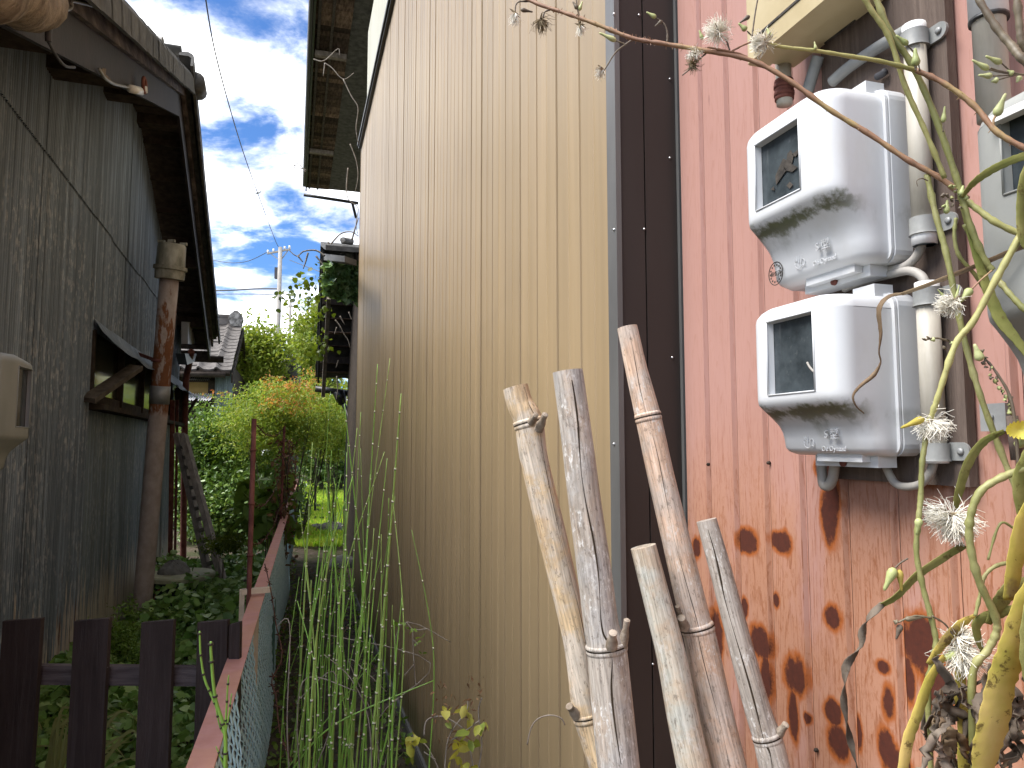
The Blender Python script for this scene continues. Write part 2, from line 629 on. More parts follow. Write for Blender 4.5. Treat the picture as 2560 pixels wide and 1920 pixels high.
MT['pink'] = simple('faded_pink_primer', (.50, .245, .20), (.57, .30, .255), 18, (1, 1, 1), .7, .25, 0, .5, 120, extra=pink_extra, bdist=.002)
MT['pale_clip'] = simple('cream_bracket', (.55, .44, .30), (.68, .56, .42), 20, rough=.6, bmp=.2)
MT['chain'] = simple('pale_blue_green_wire_coat', (.42, .66, .70), (.62, .82, .86), 30, rough=.45, spec=.4, bmp=.1)
MT['green_post'] = simple('dull_green_post', (.05, .12, .09), (.10, .20, .16), 14, rough=.6, bmp=.3)


def chim_extra(t, p, col, b):
    s = nd(t, 'ShaderNodeSeparateXYZ', {0: p})
    r = noise(t, vmul(t, p, (6, 6, 1.6)), 2.6, 6.0, .7)
    zz = math_(t, 'MULTIPLY', sstep(t, s.outputs[2], 1.88, 1.95), 1.0)
    zr = math_(t, 'SUBTRACT', 1.0, math_(t, 'MULTIPLY', sstep(t, s.outputs[2], 2.15, 3.3), .34))
    k = math_(t, 'MULTIPLY', sstep(t, math_(t, 'MULTIPLY', r, zr), .40, .47), zz)
    return mixc(t, k, col, mixc(t, noise(t, p, 30.0, 4.0), (.12, .045, .018), (.24, .10, .045)))


MT['chimney'] = simple('pinkish_flue_pipe', (.30, .245, .215), (.40, .335, .30), 16, (1, 1, .7), .75, .25, 0, .35, 90, extra=chim_extra)
MT['flue_cap'] = simple('mossy_flue_cap', (.17, .165, .125), (.40, .385, .32), 9, (1, 1, .5), .75, .25, 0, .4, 60, lo=.38, hi=.62)
MT['zinc'] = simple('zinc_band', (.21, .215, .215), (.30, .305, .30), 12, rough=.5, metal=.3, bmp=.2)
MT['bluegrey'] = simple('blue_grey_sheet', (.22, .27, .32), (.33, .40, .46), 5, (3, 3, .4), .55, .3, 0, .2, 40)
MT['ochre'] = simple('ochre_panel', (.30, .20, .065), (.36, .25, .09), 6, rough=.7)
MT['awning'] = simple('white_plastic_awning', (.62, .62, .61), (.74, .74, .73), 8, rough=.4, bmp=.1)
MT['glass_dark'] = simple('old_window_glass', (.02, .02, .016), (.10, .095, .065), 2.2, (1, 1, 1), .12, .5, 0, 0, lo=.42, hi=.62)
MT['ladder'] = simple('grey_weathered_wood', (.17, .145, .12), (.30, .265, .225), 9, (2, 2, 1), .85, .15, 0, .5, 40)
MT['brace'] = simple('aged_brace_wood', (.055, .046, .038), (.11, .095, .08), 9, (2, 2, 1), .85, .15, 0, .5, 40)
MT['stone'] = simple('field_stone', (.10, .10, .09), (.21, .205, .185), 8, rough=.9, spec=.15, bmp=.7, bdist=.02)
MT['basin_lid'] = simple('yellowed_lid', (.25, .25, .15), (.40, .40, .27), 9, rough=.6)
MT['barrel'] = simple('dark_green_tub', (.018, .03, .03), (.03, .05, .05), 9, rough=.5)
MT['concrete_pole'] = simple('concrete_pole', (.26, .245, .22), (.34, .32, .29), 3, rough=.8)
MT['cable'] = simple('dark_cable', (.05, .05, .055), None, 3, rough=.6, bmp=0)
MT['white_box'] = simple('grey_white_box', (.34, .34, .34), (.40, .40, .40), 5, rough=.5)

# ================================================================== the setting
def ground_extra(t, p, col, b):
    s = nd(t, 'ShaderNodeSeparateXYZ', {0: p})
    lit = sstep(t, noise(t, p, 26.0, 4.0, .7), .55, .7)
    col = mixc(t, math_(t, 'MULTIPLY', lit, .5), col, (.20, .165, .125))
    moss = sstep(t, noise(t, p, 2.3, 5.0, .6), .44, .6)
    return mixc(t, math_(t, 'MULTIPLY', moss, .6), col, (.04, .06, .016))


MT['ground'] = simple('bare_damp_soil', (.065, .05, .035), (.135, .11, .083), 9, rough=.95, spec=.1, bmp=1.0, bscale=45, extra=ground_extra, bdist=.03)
g = MB()
xs = sorted(set([-60, -30, -15, -8] + list(np.arange(-4, 4.01, .4)) + [8, 15, 30, 60]))
ys = sorted(set([-40, -20, -10, -5] + list(np.arange(-2, 14.01, .4)) + [18, 24, 32, 45, 70, 110]))
g.grid([[(x, y, (0.03 * math.sin(x * 3.1 + y * 1.3) + .02 * math.sin(y * 2.7)) * (1 if abs(x) < 4 and y < 14 else 0)) for x in xs] for y in ys])
go = tag(g.build('ground', MT['ground'], smooth=True), 'damp soil of the alley and yard', None, None, 'structure')

# ------------------------------------------------------------------ tan house
TX, TY0, TY1, TZ = 0.65, 1.37, on_x(897, 700, .65).y, on_x(899, 388, .65).z
TS = 0.162
tan = thing('tan_clad_house', 'house clad in tan ribbed metal siding with brown corner trim and dark eaves', 'house', (TX, TY0, 0))
prof = [(0, 0), (.003, .008), (.0095, .008), (.0125, 0), (.083, 0), (.0845, -.0016), (.088, -.0016), (.0895, 0), (TS - .0008, 0)]


def panel_mesh(name, prof, z0, z1, mat):
    m = MB()
    m.grid([[(dx, dy, z) for dy, dx in prof] for z in (z0, z1)])
    return mesh_only(m, name, mat)


pm = panel_mesh('siding_panel', prof, 0.10, TZ - .012, MT['tan'])
y = TY0 + .042
while y < TY1 - .02:
    place(pm, 'siding_panel', tan, (TX + rnd.uniform(-.0008, .0008), y, 0), (0, rnd.uniform(-.0003, .0003), rnd.uniform(-.004, .004)))
    y += TS
TYE = y
MB().box((TX + .014, TY0 + .012, 0), (5.0, TYE - .004, TZ + .1)).build('wall_core', MT['brown_trim'], tan)
MB().box((TX - .004, TYE, .08), (TX + .4, TYE + .012, TZ)).build('end_trim', MT['tan'], tan)
# corner flashing: the grey angle between tan and brown
m = MB()
m.box((TX - .006, TY0 + .001, .06), (TX - .002, TY0 + .041, 7.0))
m.box((TX - .006, TY0 - .004, .06), (TX + .006, TY0 + .0008, 7.0))
m.build('corner_flashing', MT['grey_flash'], tan)
xb = on_y(1612, 500, TY0).x
xe = on_y(1690, 500, TY0).x
m = MB().box((TX + .007, TY0 - .001, .05), (xb - .0015, TY0 + .010, 7.0))
m.build('brown_end_panel', MT['brown_trim'], tan)
m = MB().box((xb + .0015, TY0 - .002, .05), (xe, TY0 + .010, 7.0))
m.build('brown_end_panel', MT['brown_trim'], tan)
m = MB().box((xe + .001, TY0 - .012, .05), (xe + .012, TY0 + .01, 7.0))
m.build('edge_flashing', MT['grey_flash'], tan)
m = MB().box((xe + .0125, TY0 - .016, .05), (RX + .05, TY0 + .008, 7.0))
m.build('edge_flashing', MT['brown_trim'], tan)


def screw(parent, p, n, r=.0035):
    n = Vector(n)
    MB().tube([p, p + n * .002, p + n * .0035], [r * 1.1, r, r * .4], 8).build('screw', MT['screw'], parent, True)


for u, v in ((1597, 38), (1674, 198), (1674, 395), (1610, 573), (1680, 894), (1632, 1660)):
    screw(tan, on_y(u, v, TY0 - .002), (0, -1, 0), .0026)
for v in (35, 574, 1110, 1700):
    screw(tan, on_x(1536, v, TX - .006), (-1, 0, 0), .003)
# foot: grey drip trim along the wall
m = MB()
m.box((TX - .012, TY0 + .04, .085), (TX + .012, TYE, .098))
m.box((TX - .014, TY0 + .04, .02), (TX - .011, TYE, .084))
m.build('base_trim', MT['grey_flash'], tan)
# top trim and the cream wall above
m = MB()
m.box((TX - .03, TY0, TZ - .01), (TX + .10, TYE + .02, TZ + .018))
m.box((TX - .045, TY0, TZ + .0185), (TX - .012, TYE + .02, TZ + .05))
m.build('top_trim', MT['black'], tan)
CX = .74
cp = panel_mesh('upper_siding_panel', [(0, 0), (.004, .008), (.008, .008), (.012, 0), (.0785, 0)], 0, 1.6, MT['cream_siding'])
y = 1.2
while y < TYE + .4:
    place(cp, 'upper_siding_panel', tan, (CX, y, TZ + .02))
    y += .079
# eaves over the alley
EZ = 5.42
ex0 = on_z(784, 0, EZ).x
EX = .15
ez = on_x(766, 439, EX).z
EY1 = on_z(764, 476, ez).y
eave = MB()
k = 0
y = 1.0
while y < EY1:
    b = MB()
    w = .16 + rnd.random() * .03
    b.box((EX + .03, y, ez + .095 + rnd.random() * .006), (CX + .05, y + w - .006, ez + .115))
    b.build('soffit_board', MT['soffit_board'], tan)
    y += w
for x, w in ((EX + .07, .05), (EX + .30, .045)):
    MB().box((x, 1.0, ez + .045), (x + w, EY1 - .02, ez + .094)).build('eave_joist', MT['brace'], tan)
for u, v in ((868, 145), (845, 385)):
    p = on_z(u, v, ez)
    MB().box((EX + .05, p.y - .05, ez - .05), (CX + .03, p.y + .05, ez + .043)).build('eave_bracket', MT['ladder'], tan)
MB().box((EX - .01, 1.0, ez - .02), (EX + .028, EY1, ez + .15)).build('eave_fascia', MT['black'], tan)
m = MB()
m.grid([[(EX - .045 + .05 * math.cos(a), yy, ez + .03 + .05 * math.sin(a)) for a in np.linspace(math.pi * .95, math.pi * 2.05, 9)] for yy in (1.0, EY1 * .5, EY1 - .35)])
m.build('eave_gutter', MT['black'], tan, True)
m = MB().box((EX - .08, 1.0, ez + .116), (4.6, EY1 + .05, ez + .16))
m.build('roof_deck', MT['tile'], tan)
a, b = on_y(759, 487, EY1 + .1), on_y(896, 508, EY1 + .1)
MB().tube([a, b], .045, 10).build('gutter_end_pipe', MT['black'], tan, True)
m = MB()
m.beam(on_y(880, 505, EY1 + .12), on_y(890, 545, EY1 + .12), .07, .07)
m.build('gutter_outlet', MT['black'], tan)

# ------------------------------------------------------------------ red house (beside the photographer)
red = thing('red_clad_house', 'house wall of faded pinkish red ribbed metal with wood grain print and rust patches', 'house', (RX, -3, 0))
RY0 = on_x(1851.4, 1400, RX).y
pr = [(0, 0), (.002, .005), (.0085, .005), (.0125, -.0025), (.016, -.0025), (.019, 0), (RIB - .001, 0)]
rp = panel_mesh('siding_panel', pr, .05, 6.0, MT['red'])
i0 = math.floor((-3 - RY0) / RIB)
i = i0
while RY0 + i * RIB < TY0 - .03:
    place(rp, 'siding_panel', red, (RX, RY0 + i * RIB, 0))
    i += 1
MB().box((RX + .006, -3, 0), (5, TY0 - .02, 6.0)).build('wall_core', MT['brown_trim'], red)
for u, v in ((1773, 1161), (1924, 1157), (2043, 1875), (2320, 1300)):
    p = on_x(u, v, RX - .001)
    MB().tube([p, p + Vector((-.004, 0, 0)), p + Vector((-.006, 0, 0))], [.0035, .003, .001], 8).build('nail', MT['old_wood'], red, True)

# ------------------------------------------------------------------ left shed
WD = 1.20          # wall plane
VD = 0.85          # bargeboard plane
b0, b1, b2 = on_l(0, 67, VD), on_l(441, 290, VD), on_l(521, 900, VD)
t0, t1, t2 = lt(b0), lt(b1), lt(b2)
s0 = (b1.z - b0.z) / (t1 - t0)
s1 = (b2.z - b1.z) / (t2 - t1)


def verge_z(t):
    return b1.z + (t - t1) * (s0 if t < t1 else s1)


shed = thing('grey_corrugated_shed', 'old shed clad in dark grey corrugated sheets under a tiled gable roof', 'shed', tuple(LP(5, WD, 0)))
JZ = on_l(120, 393, WD).z
SW = .6
tw0, tw1 = lt(on_l(222, 1000, WD)), lt(on_l(452, 1000, WD))
sill_z = on_l(224, 1015, WD - .02).z
hood_z = on_l(231, 828, .97).z


def sheet(ta, tb, D, z0, z1fn, name='wall_sheet', pitch=.032, amp=.0062):
    m = MB()
    n = max(int((tb - ta) / pitch * 6), 4)
    rows = []
    tt = [ta + (tb - ta) * i / n for i in range(n + 1)]
    for f in (0, .5, 1):
        rows.append([LP(t, D + amp * math.cos(2 * math.pi * t / pitch), lerp(z0, z1fn(t), f)) for t in tt])
    m.grid(rows)
    return m.build(name, MT['grey_sheet'], shed, True)


TE = lt(on_l(452, 800, WD))
ta = 1.4
k = 0
while ta < TE:
    tb = min(ta + SW + .03, TE)
    jit = rnd.uniform(-.003, .003)
    top = lambda t: verge_z(t) + .12
    jz = JZ + rnd.uniform(-.01, .01)
    sheet(ta, tb, WD - .012 + jit, min(jz, top(tb) - .3), top)
    if tb > tw0 + .12 and ta < tw1:
        a_ = max(ta, tw0)
        if ta < tw0 - .05:
            sheet(ta, tw0, WD + jit, 0, lambda t: min(jz + .06, verge_z(t)))
        sheet(a_, tb, WD + .02 + jit, 0, lambda t: sill_z - .02, pitch=.4, amp=.002)
        sheet(a_, tb, WD + jit, hood_z + .16, lambda t: min(jz + .06, verge_z(t)))
    else:
        sheet(ta, tb, WD + jit, 0, lambda t: min(jz + .06, verge_z(t)))
    ta += SW
# far end face and inside darkness
m = MB().prism([LP(TE, WD + .02, 0), LP(TE, WD + 4, 0), LP(TE, WD + 4, 2.6), LP(TE, WD + .02, 2.6)], DL * .03)
m.build('rear_wall', MT['old_wood'], shed)
m = MB().prism([LP(1.4, WD + .35, 0), LP(1.4, WD + .35, 3), LP(TE, WD + .35, 3), LP(TE, WD + .35, 0)], NL * .03)
m.build('inner_wall', MT['old_wood'], shed)
# long window under a flared hood
win = MB()
win.box((tw0, -WD - .0, sill_z - .02), (tw1, -WD + .10, sill_z + .02), (Vector((0, 0, 0)), DL, -NL, Vector((0, 0, 1))))
wo = win.build('window', MT['old_wood'], shed)
fr = (Vector((0, 0, 0)), DL, -NL, Vector((0, 0, 1)))


def lbox(m, ta_, tb_, Da, Db, z0, z1):
    return m.box((ta_, -Da, z0), (tb_, -Db, z1), fr)


wt_top = hood_z + .17
nW = 5
for i in range(nW + 1):
    tt = lerp(tw0 + .02, tw1 - .05, i / nW)
    lbox(MB(), tt, tt + .05, WD + .03, WD - .015, sill_z + .021, wt_top).build('mullion', MT['old_wood'], wo)
for i in range(nW):
    a_, c_ = lerp(tw0 + .02, tw1 - .05, i / nW) + .06, lerp(tw0 + .02, tw1 - .05, (i + 1) / nW) - .01
    lbox(MB(), a_, c_, WD + .012, WD - .0, sill_z + .022, sill_z + .10).build('sash_rail', MT['old_wood'], wo)
    lbox(MB(), a_, c_, WD + .03, WD + .025, sill_z + .101, wt_top).build('pane', MT['glass_dark'], wo)
m = MB()
rows = []
tt = np.linspace(tw0 - .02, tw1, 60)
for f in (0, .35, .7, 1):
    rows.append([LP(t, lerp(WD - .012, .97, f ** 1.4) + .004 * math.cos(t * 60) + .012 * math.sin(t * 5) * f, lerp(hood_z + .24, hood_z, f) + .010 * math.sin(t * 7.3) * f) for t in tt])
m.grid(rows)
m.build('window_hood', MT['grey_sheet'], shed, True)
m = MB()
pa, pb = on_l(219, 1000, WD - .03), on_l(341, 918, .98)
m.beam(pa, pb, .035, .10, NL)
m.build('hood_brace', MT['brace'], shed)
m = MB().beam(LP(tw1 - .02, WD - .01, sill_z), LP(tw1 - .02, .98, hood_z + .02), .03, .12, DL)
m.build('hood_brace', MT['old_wood'], shed)
for i in range(4):
    q = lerp(tw1 - .55, tw1 - .1, i / 3)
    MB().beam(LP(q - .2, WD - .05, sill_z), LP(q - .22, WD - .03, hood_z + .1), .06, .015, DL).build('loose_plank', MT['old_wood'], shed)

# roof: decks, bargeboards, verge tiles
TN = 1.0
for (ta_, tb_, s_) in ((TN, t1, s0), (t1, t2, s1)):
    za, zb = verge_z(ta_), verge_z(tb_)
    hh = .215
    m = MB().prism([LP(ta_, VD, za), LP(tb_, VD, zb), LP(tb_, VD, zb + hh), LP(ta_, VD, za + hh)], NL * -.025)
    m.build('bargeboard', MT['barge'], shed)
    m = MB().prism([LP(ta_, VD - .03, za + hh - .02), LP(tb_, VD - .03, zb + hh - .02), LP(tb_, VD - .03, zb + hh + .085), LP(ta_, VD - .03, za + hh + .085)], NL * -.03)
    m.build('verge_fascia', MT['fascia'], shed)
    m = MB().prism([LP(ta_, VD - .10, za + hh + .09), LP(tb_, VD - .10, zb + hh + .09), LP(tb_, VD - .10, zb + hh + .13), LP(ta_, VD - .10, za + hh + .13)], NL * 3.2)
    m.build('roof_deck', MT['tile'], shed)
    m = MB().prism([LP(ta_, VD + .005, za + .16), LP(tb_, VD + .005, zb + .16), LP(tb_, VD + .005, zb + .19), LP(ta_, VD + .005, za + .19)], NL * .5)
    m.build('soffit', MT['old_wood'], shed)
    # verge tiles, each lapping the one below
    L = math.hypot(tb_ - ta_, zb - za)
    n = int(L / .23)
    ang = math.atan2(zb - za, tb_ - ta_)
    tm = MB()
    sec = [(.0, -.10), (-.022, -.10), (-.022, .02), (-.005, .055), (.03, .075), (.07, .07), (.10, .045), (.10, .02), (.02, .02), (0, 0)]
    sg = 1 if s_ > 0 else -1
    P0 = [Vector((a_, 0, c_)) for a_, c_ in sec]
    P1 = [Vector((a_, .27, c_ - .018 * 1)) for a_, c_ in sec]
    nn = len(sec)
    tm.add(P0 + P1, [(i, (i + 1) % nn, (i + 1) % nn + nn, i + nn) for i in range(nn)] + [tuple(range(nn - 1, -1, -1)), tuple(range(nn, 2 * nn))])
    me = mesh_only(tm, 'verge_tile', MT['tile'])
    for i in range(n + 1):
        q = (i + rnd.uniform(-.04, .04)) / n
        if s_ > 0:
            t_, zrot, tilt = lerp(ta_, tb_, q), 0, ang
        else:
            t_, zrot, tilt = lerp(tb_, ta_, q), math.pi, -ang
        p = LP(t_, VD - .13, lerp(za, zb, q if s_ > 0 else 1 - q) + hh + .115)
        o = place(me, 'verge_tile', shed, p)
        M_ = Matrix.Rotation(TL + zrot, 4, 'Z') @ Matrix.Rotation(tilt + .05, 4, 'X')
        if s_ > 0:
            M_ = M_ @ Matrix.Scale(-1, 4, Vector((1, 0, 0)))
        o.rotation_euler = (Matrix.Rotation(TL + zrot, 3, 'Z') @ Matrix.Rotation(tilt + .05 + rnd.uniform(-.02, .02), 3, 'X')).to_euler()
        if s_ > 0:
            o.scale = (-1, 1, 1)
m = MB()
rz = b1.z + .36
for q in range(3):
    m.box((t1 - .09 + q * .012, -4.0, rz + q * .055), (t1 + .09 - q * .012, -(VD - .02), rz + q * .055 + .052), fr)
m.build('ridge_course', MT['tile'], shed)
m = MB()
m.tube([LP(t1, VD - .02, rz + .2), LP(t1, VD + 3, rz + .2)], .085, 12)
m.build('ridge_cap', MT['tile'], shed, True)
pk = on_l(407, 150, .93)
m = MB()
pts = [(math.cos(a) * .15, math.sin(a) * .19) for a in np.linspace(-.6, math.pi + .6, 14)]
m.prism([pk + DL * a_ + Vector((0, 0, c_)) for a_, c_ in pts], NL * .09)
m.tube([pk + NL * -.03 + Vector((0, 0, .02)), pk + NL * .02 + Vector((0, 0, .02))], .07, 12)
m.build('ridge_end_tile', MT['onigawara'], shed)
# corner tile at the apex
m = MB().tube([LP(t1 - .12, VD - .16, b1.z + .30), LP(t1 + .12, VD - .16, b1.z + .30)], .075, 12)
m.build('apex_tile', MT['tile'], shed, True)
# purlin ends and rafters seen from below
for q in (3.1, 4.4, 5.7, 7.0, t1, 9.1, 10.4, 11.3):
    z = verge_z(q) + .02
    lbox(MB(), q - .07, q + .07, WD + .1, VD + .002, z, z + .14).build('purlin_end', MT['old_wood'], shed)
for i in range(9):
    q = lerp(t1 + .5, t2 - .1, i / 8)
    z = verge_z(q) + .10
    lbox(MB(), q - .02, q + .02, WD + .1, VD + .01, z, z + .058).build('rafter', MT['old_wood'], shed)
# pale rough log over the near bargeboard
la, lb = on_l(-260, -130, VD - .06), on_l(112, 22, VD - .06)
pth = [lerp(la, lb, q) for q in np.linspace(0, 1, 14)]
m = MB().tube([p + Vector((0, 0, .02 * math.sin(i * 1.7))) for i, p in enumerate(pth)], [.088 + .010 * math.sin(i * 2.3) - (.03 if i == 13 else 0) for i in range(14)], 14)
m.build('pale_log', MT['log'], shed, True)
# thin gutter bracket, insulator and cables on the bargeboard
m = MB().tube(smoothpath([on_l(u, v, VD - .06) for u, v in ((150, 22), (165, 24), (178, 18), (178, 4), (186, 3), (215, 10), (236, 16))], 4), .008, 6)
m.build('gutter_bracket', MT['zinc'], shed, True)
m = MB().tube(smoothpath([on_l(u, v, VD - .10) for u, v in ((165, -40), (150, 10), (136, 38), (122, 75), (121, 104))], 5), .011, 7)
m.tube(smoothpath([on_l(u, v, VD - .07) for u, v in ((122, 106), (132, 125), (148, 150), (165, 166), (186, 168))], 5), .006, 6)
m.build('drop_cable', MT['cable'], shed, True)
m = MB().tube(smoothpath([on_l(u, v, VD - .04) for u, v in ((248, 172), (262, 195), (285, 210), (310, 216), (328, 222))], 5), .008, 6)
m.build('service_wire', MT['zinc'], shed, True)
m = MB().tube([on_l(327, 222, VD - .05), on_l(354, 228, VD - .05)], .024, 10)
m.tube([on_l(361, 216, VD - .07), on_l(362, 232, VD - .07)], .016, 10)
m.build('insulator', MT['awning'], shed, True)
pts = [on_l(361, 214, VD - .07) + DL * (.055 * math.cos(a)) + Vector((0, 0, .045 * math.sin(a))) for a in np.linspace(-.6, 4.8, 16)]
MB().tube(pts, .010, 7).build('insulator_hook', MT['rust_red'], shed, True)
# peeled patch on the board
m = MB().prism([on_l(u, v, VD - .028) for u, v in ((250, 178), (258, 170), (266, 172), (264, 186), (275, 195), (281, 208), (268, 204), (256, 192))], NL * .002)
m.build('peeled_patch', MT['log'], shed)
# far gutter, hopper and downpipe
ga, gb = LP(t2 + .06, VD - .2, b2.z + .02), LP(t2 + .06, VD + 2.5, b2.z + .02)
MB().tube([ga, gb], .05, 10).build('gutter', MT['old_wood'], shed, True)
dp = LP(TE - .25, 1.10, 0)
ptop = on_l(470, 905, 1.02)
MB().tube(smoothpath([on_l(478, 880, .95), on_l(472, 915, 1.05), on_l(463, 1000, 1.1), on_l(458, 1400, 1.1), on_l(456, 1560, 1.1)], 4), .042, 10).build('downpipe', MT['rust_red'], shed, True)
m = MB().prism([on_l(u, v, .97) for u, v in ((462, 884), (492, 884), (486, 905), (468, 912))], NL * .1)
m.build('gutter_hopper', MT['black'], shed)
m = MB().prism([on_l(u, v, 1.02) for u, v in ((470, 805), (496, 805), (496, 860), (470, 860))], NL * .08)
m.build('junction_box', MT['white_box'], shed)
m = MB()
for D_, w_ in ((1.12, .05), (1.14, .03)):
    m.beam(on_l(432 if D_ < 1.13 else 444, 1000, D_), on_l(424 if D_ < 1.13 else 436, 1480, D_), w_, w_)
m.build('corner_batten', MT['rust_red'], shed)

# chimney flue standing before the shed
fb, ft = at(352, 1560, 6.45), at(424, 690, 6.45)
fl = thing('flue_pipe', 'tall pinkish flue pipe with mossy cap standing beside the grey shed', 'pipe', tuple(fb))
dirf = (ft - fb).normalized()
fb2 = fb + dirf * (-.35)
zs = [0, .2, .4, .6, .8, 1]
MB().tube([lerp(fb2, ft, q) for q in zs], .079, 18).build('pipe_shaft', MT['chimney'], fl, True)
pz = lerp(fb2, ft, .67)
MB().tube([pz, pz + dirf * .16], .084, 18).build('pipe_collar', MT['zinc'], fl, True)
pz2 = at(403, 906, 6.45)
MB().tube([pz2, pz2 + dirf * .03], .083, 18).build('strap_band', MT['rust_red'], fl, True)
MB().beam(pz2, on_l(338, 882, WD), .012, .03).build('strap_arm', MT['rust_red'], fl)
cpz = ft
m = MB().tube([cpz - dirf * .03, cpz + dirf * .05, cpz + dirf * .052, cpz + dirf * .085, cpz + dirf * .087, cpz + dirf * .27, cpz + dirf * .285], [.122, .126, .140, .140, .122, .116, .108], 22)
m.build('flue_cap', MT['flue_cap'], fl, True, angle=35)
m = MB()
for a in (0.2, 1.5, 2.7, 4.0, 5.1):
    q = cpz + dirf * .29 + RIGHT * (.095 * math.cos(a)) + FH * (.095 * math.sin(a))
    m.box((-.03, -.012, -.012), (.03, .012, .012), (q, RIGHT, FH, Vector((0, 0, 1))))
m.build('cap_lugs', MT['flue_cap'], fl)

# ------------------------------------------------------------------ shed beyond the tan house, on the right
XV = .33
v0, v1 = on_x(806, 640, XV), on_x(793, 958, XV)
bar = thing('ivy_topped_outbuilding', 'dark outbuilding behind the tan house with ivy over its tiled verge', 'shed', (XV, v0.y, 0))
sl = (v1.z - v0.z) / (v1.y - v0.y)
yr = v0.y - .55
zr_ = v0.z + (-sl) * .0
m = MB().prism([(XV, v0.y, v0.z), (XV, v1.y, v1.z), (XV, v1.y, v1.z + .14), (XV, v0.y, v0.z + .14)], (.03, 0, 0))
m.build('bargeboard', MT['black'], bar)
m = MB().prism([(XV - .03, v0.y, v0.z + .15), (XV - .03, v1.y + .1, v1.z + .10), (XV - .03, v1.y + .1, v1.z + .16), (XV - .03, v0.y, v0.z + .21)], (4, 0, 0))
m.build('roof_deck', MT['tile'], bar)
m = MB().prism([(XV - .03, v0.y, v0.z + .15), (XV - .03, yr - 1.5, v0.z - .45), (XV - .03, yr - 1.5, v0.z - .39), (XV - .03, v0.y, v0.z + .21)], (4, 0, 0))
m.build('roof_deck', MT['tile'], bar)
for q in np.linspace(.06, .94, 9):
    p = Vector((XV + .03, lerp(v0.y, v1.y, q), lerp(v0.z, v1.z, q) + .06))
    MB().box((0, -.05, 0), (.60, .10, .018), (p, Vector((1, 0, 0)), Vector((0, 1, 0)), Vector((0, 0, 1)))).build('soffit_board', MT['soffit_board'], bar)
for q in (.33, .8):
    p = Vector((XV + .03, lerp(v0.y, v1.y, q), lerp(v0.z, v1.z, q) - .06))
    MB().box((0, -.05, 0), (.62, .05, .11), (p, Vector((1, 0, 0)), Vector((0, 1, 0)), Vector((0, 0, 1)))).build('purlin_end', MT['old_wood'], bar)
m = MB().prism([(.80, v0.y - 1.5, 0), (.80, v1.y + .0, 0), (.80, v1.y, v1.z), (.80, v0.y, v0.z + .1), (.80, v0.y - 1.5, v0.z - .5)], (3, 0, 0))
m.build('wall', MT['old_wood'], bar)
MB().beam(on_x(822, 745, XV + .05), on_x(808, 990, XV + .05), .05, .05).build('leaning_batten', MT['ladder'], bar)
a, b = on_y(788, 972, v1.y + .12), on_y(886, 985, v1.y + .12)
MB().tube([a, b], .05, 10).build('gutter', MT['black'], bar, True)
m = MB()
ha, hb = on_y(846, 978, v1.y + .1), on_y(858, 1012, v1.y + .1)
m.tube([ha, lerp(ha, hb, .6), hb], [.10, .09, .045], 8)
m.build('rainwater_hopper', MT['black'], bar, True)
m = MB().tube(smoothpath([on_y(858, 1010, v1.y + .1), on_y(868, 1030, v1.y), on_y(872, 1060, v1.y - .1), on_y(866, 1200, v1.y - .1), on_y(862, 1400, v1.y - .1)], 4), .038, 8)
m.build('downpipe', MT['black'], bar, True)
# stacked verge and ridge tiles showing above the ivy
for (u, v, r) in ((868, 602, .075), (872, 622, .075), (868, 640, .08), (845, 672, .09), (822, 660, .09)):
    p = on_x(u, v, XV + .25)
    MB().tube([p + Vector((-.06, -.03, 0)), p + Vector((-.05, .0, 0)), p + Vector((.06, .10, .02))], [r * .45, r * .58, r * .58], 12).build('ridge_tile', MT['tile'] if rnd.random() < .75 else MT['onigawara'], bar, True, angle=40)
m = MB().prism([on_x(u, v, XV + .02) for u, v in ((808, 634), (862, 640), (862, 655), (808, 650))], (.1, .1, 0))
m.build('verge_tile', MT['tile'], bar)

# ------------------------------------------------------------------ tiled house beyond the grey shed
q0 = at(578, 932, 14.0)
hx1, hy0, hz0 = q0.x, q0.y, q0.z
q1 = at(609, 818, 16.6)
hy1, hz1 = q1.y, q1.z
hs = thing('tiled_house', 'small house with weathered grey tiled roof and pale blue sheet wall', 'house', (hx1, hy0, 0))
Lr = math.hypot(hy1 - hy0, hz1 - hz0)
nr, nc, tw = 14, 6, .315
ang = math.atan2(hz1 - hz0, hy1 - hy0)
tm = MB()
rows = []
for (yy, zz) in ((0, -.035), (0, 0), (Lr / nr + .04, -.012)):
    rows.append([(tw * i / 10, yy, zz + .05 * (math.exp(-((i / 10 - .12) / .13) ** 2)) - .018 * math.sin(math.pi * max(0, (i / 10 - .25) / .75))) for i in range(11)])
tm.grid(rows)
tme = mesh_only(tm, 'roof_tile', MT['tile_grey'], True, 50)
for r in range(nr):
    for c_ in range(nc):
        p = Vector((hx1 - (c_ + 1) * tw, lerp(hy0, hy1, r / nr), lerp(hz0, hz1, r / nr) + .07))
        o = place(tme, 'roof_tile', hs, p + Vector((rnd.uniform(-.006, .006), 0, rnd.uniform(-.006, .006))))
        o.rotation_euler = (ang + rnd.uniform(-.02, .02), 0, rnd.uniform(-.012, .012))
hx0 = hx1 - nc * tw
m = MB().prism([(hx0, hy0, hz0 - .02), (hx0, hy1, hz1 - .02), (hx0, hy1 * 2 - hy0, hz0 - .02), (hx0, hy1 * 2 - hy0, hz0 - .07), (hx0, hy1, hz1 - .07), (hx0, hy0, hz0 - .07)], (nc * tw - .02, 0, 0))
m.build('roof_deck', MT['old_wood'], hs)
m = MB()
m.box((hx0, hy1 - .11, hz1 + .02), (hx1 - .02, hy1 + .11, hz1 + .10))
m.box((hx0, hy1 - .09, hz1 + .105), (hx1 - .02, hy1 + .09, hz1 + .17))
m.build('ridge_course', MT['tile_grey'], hs)
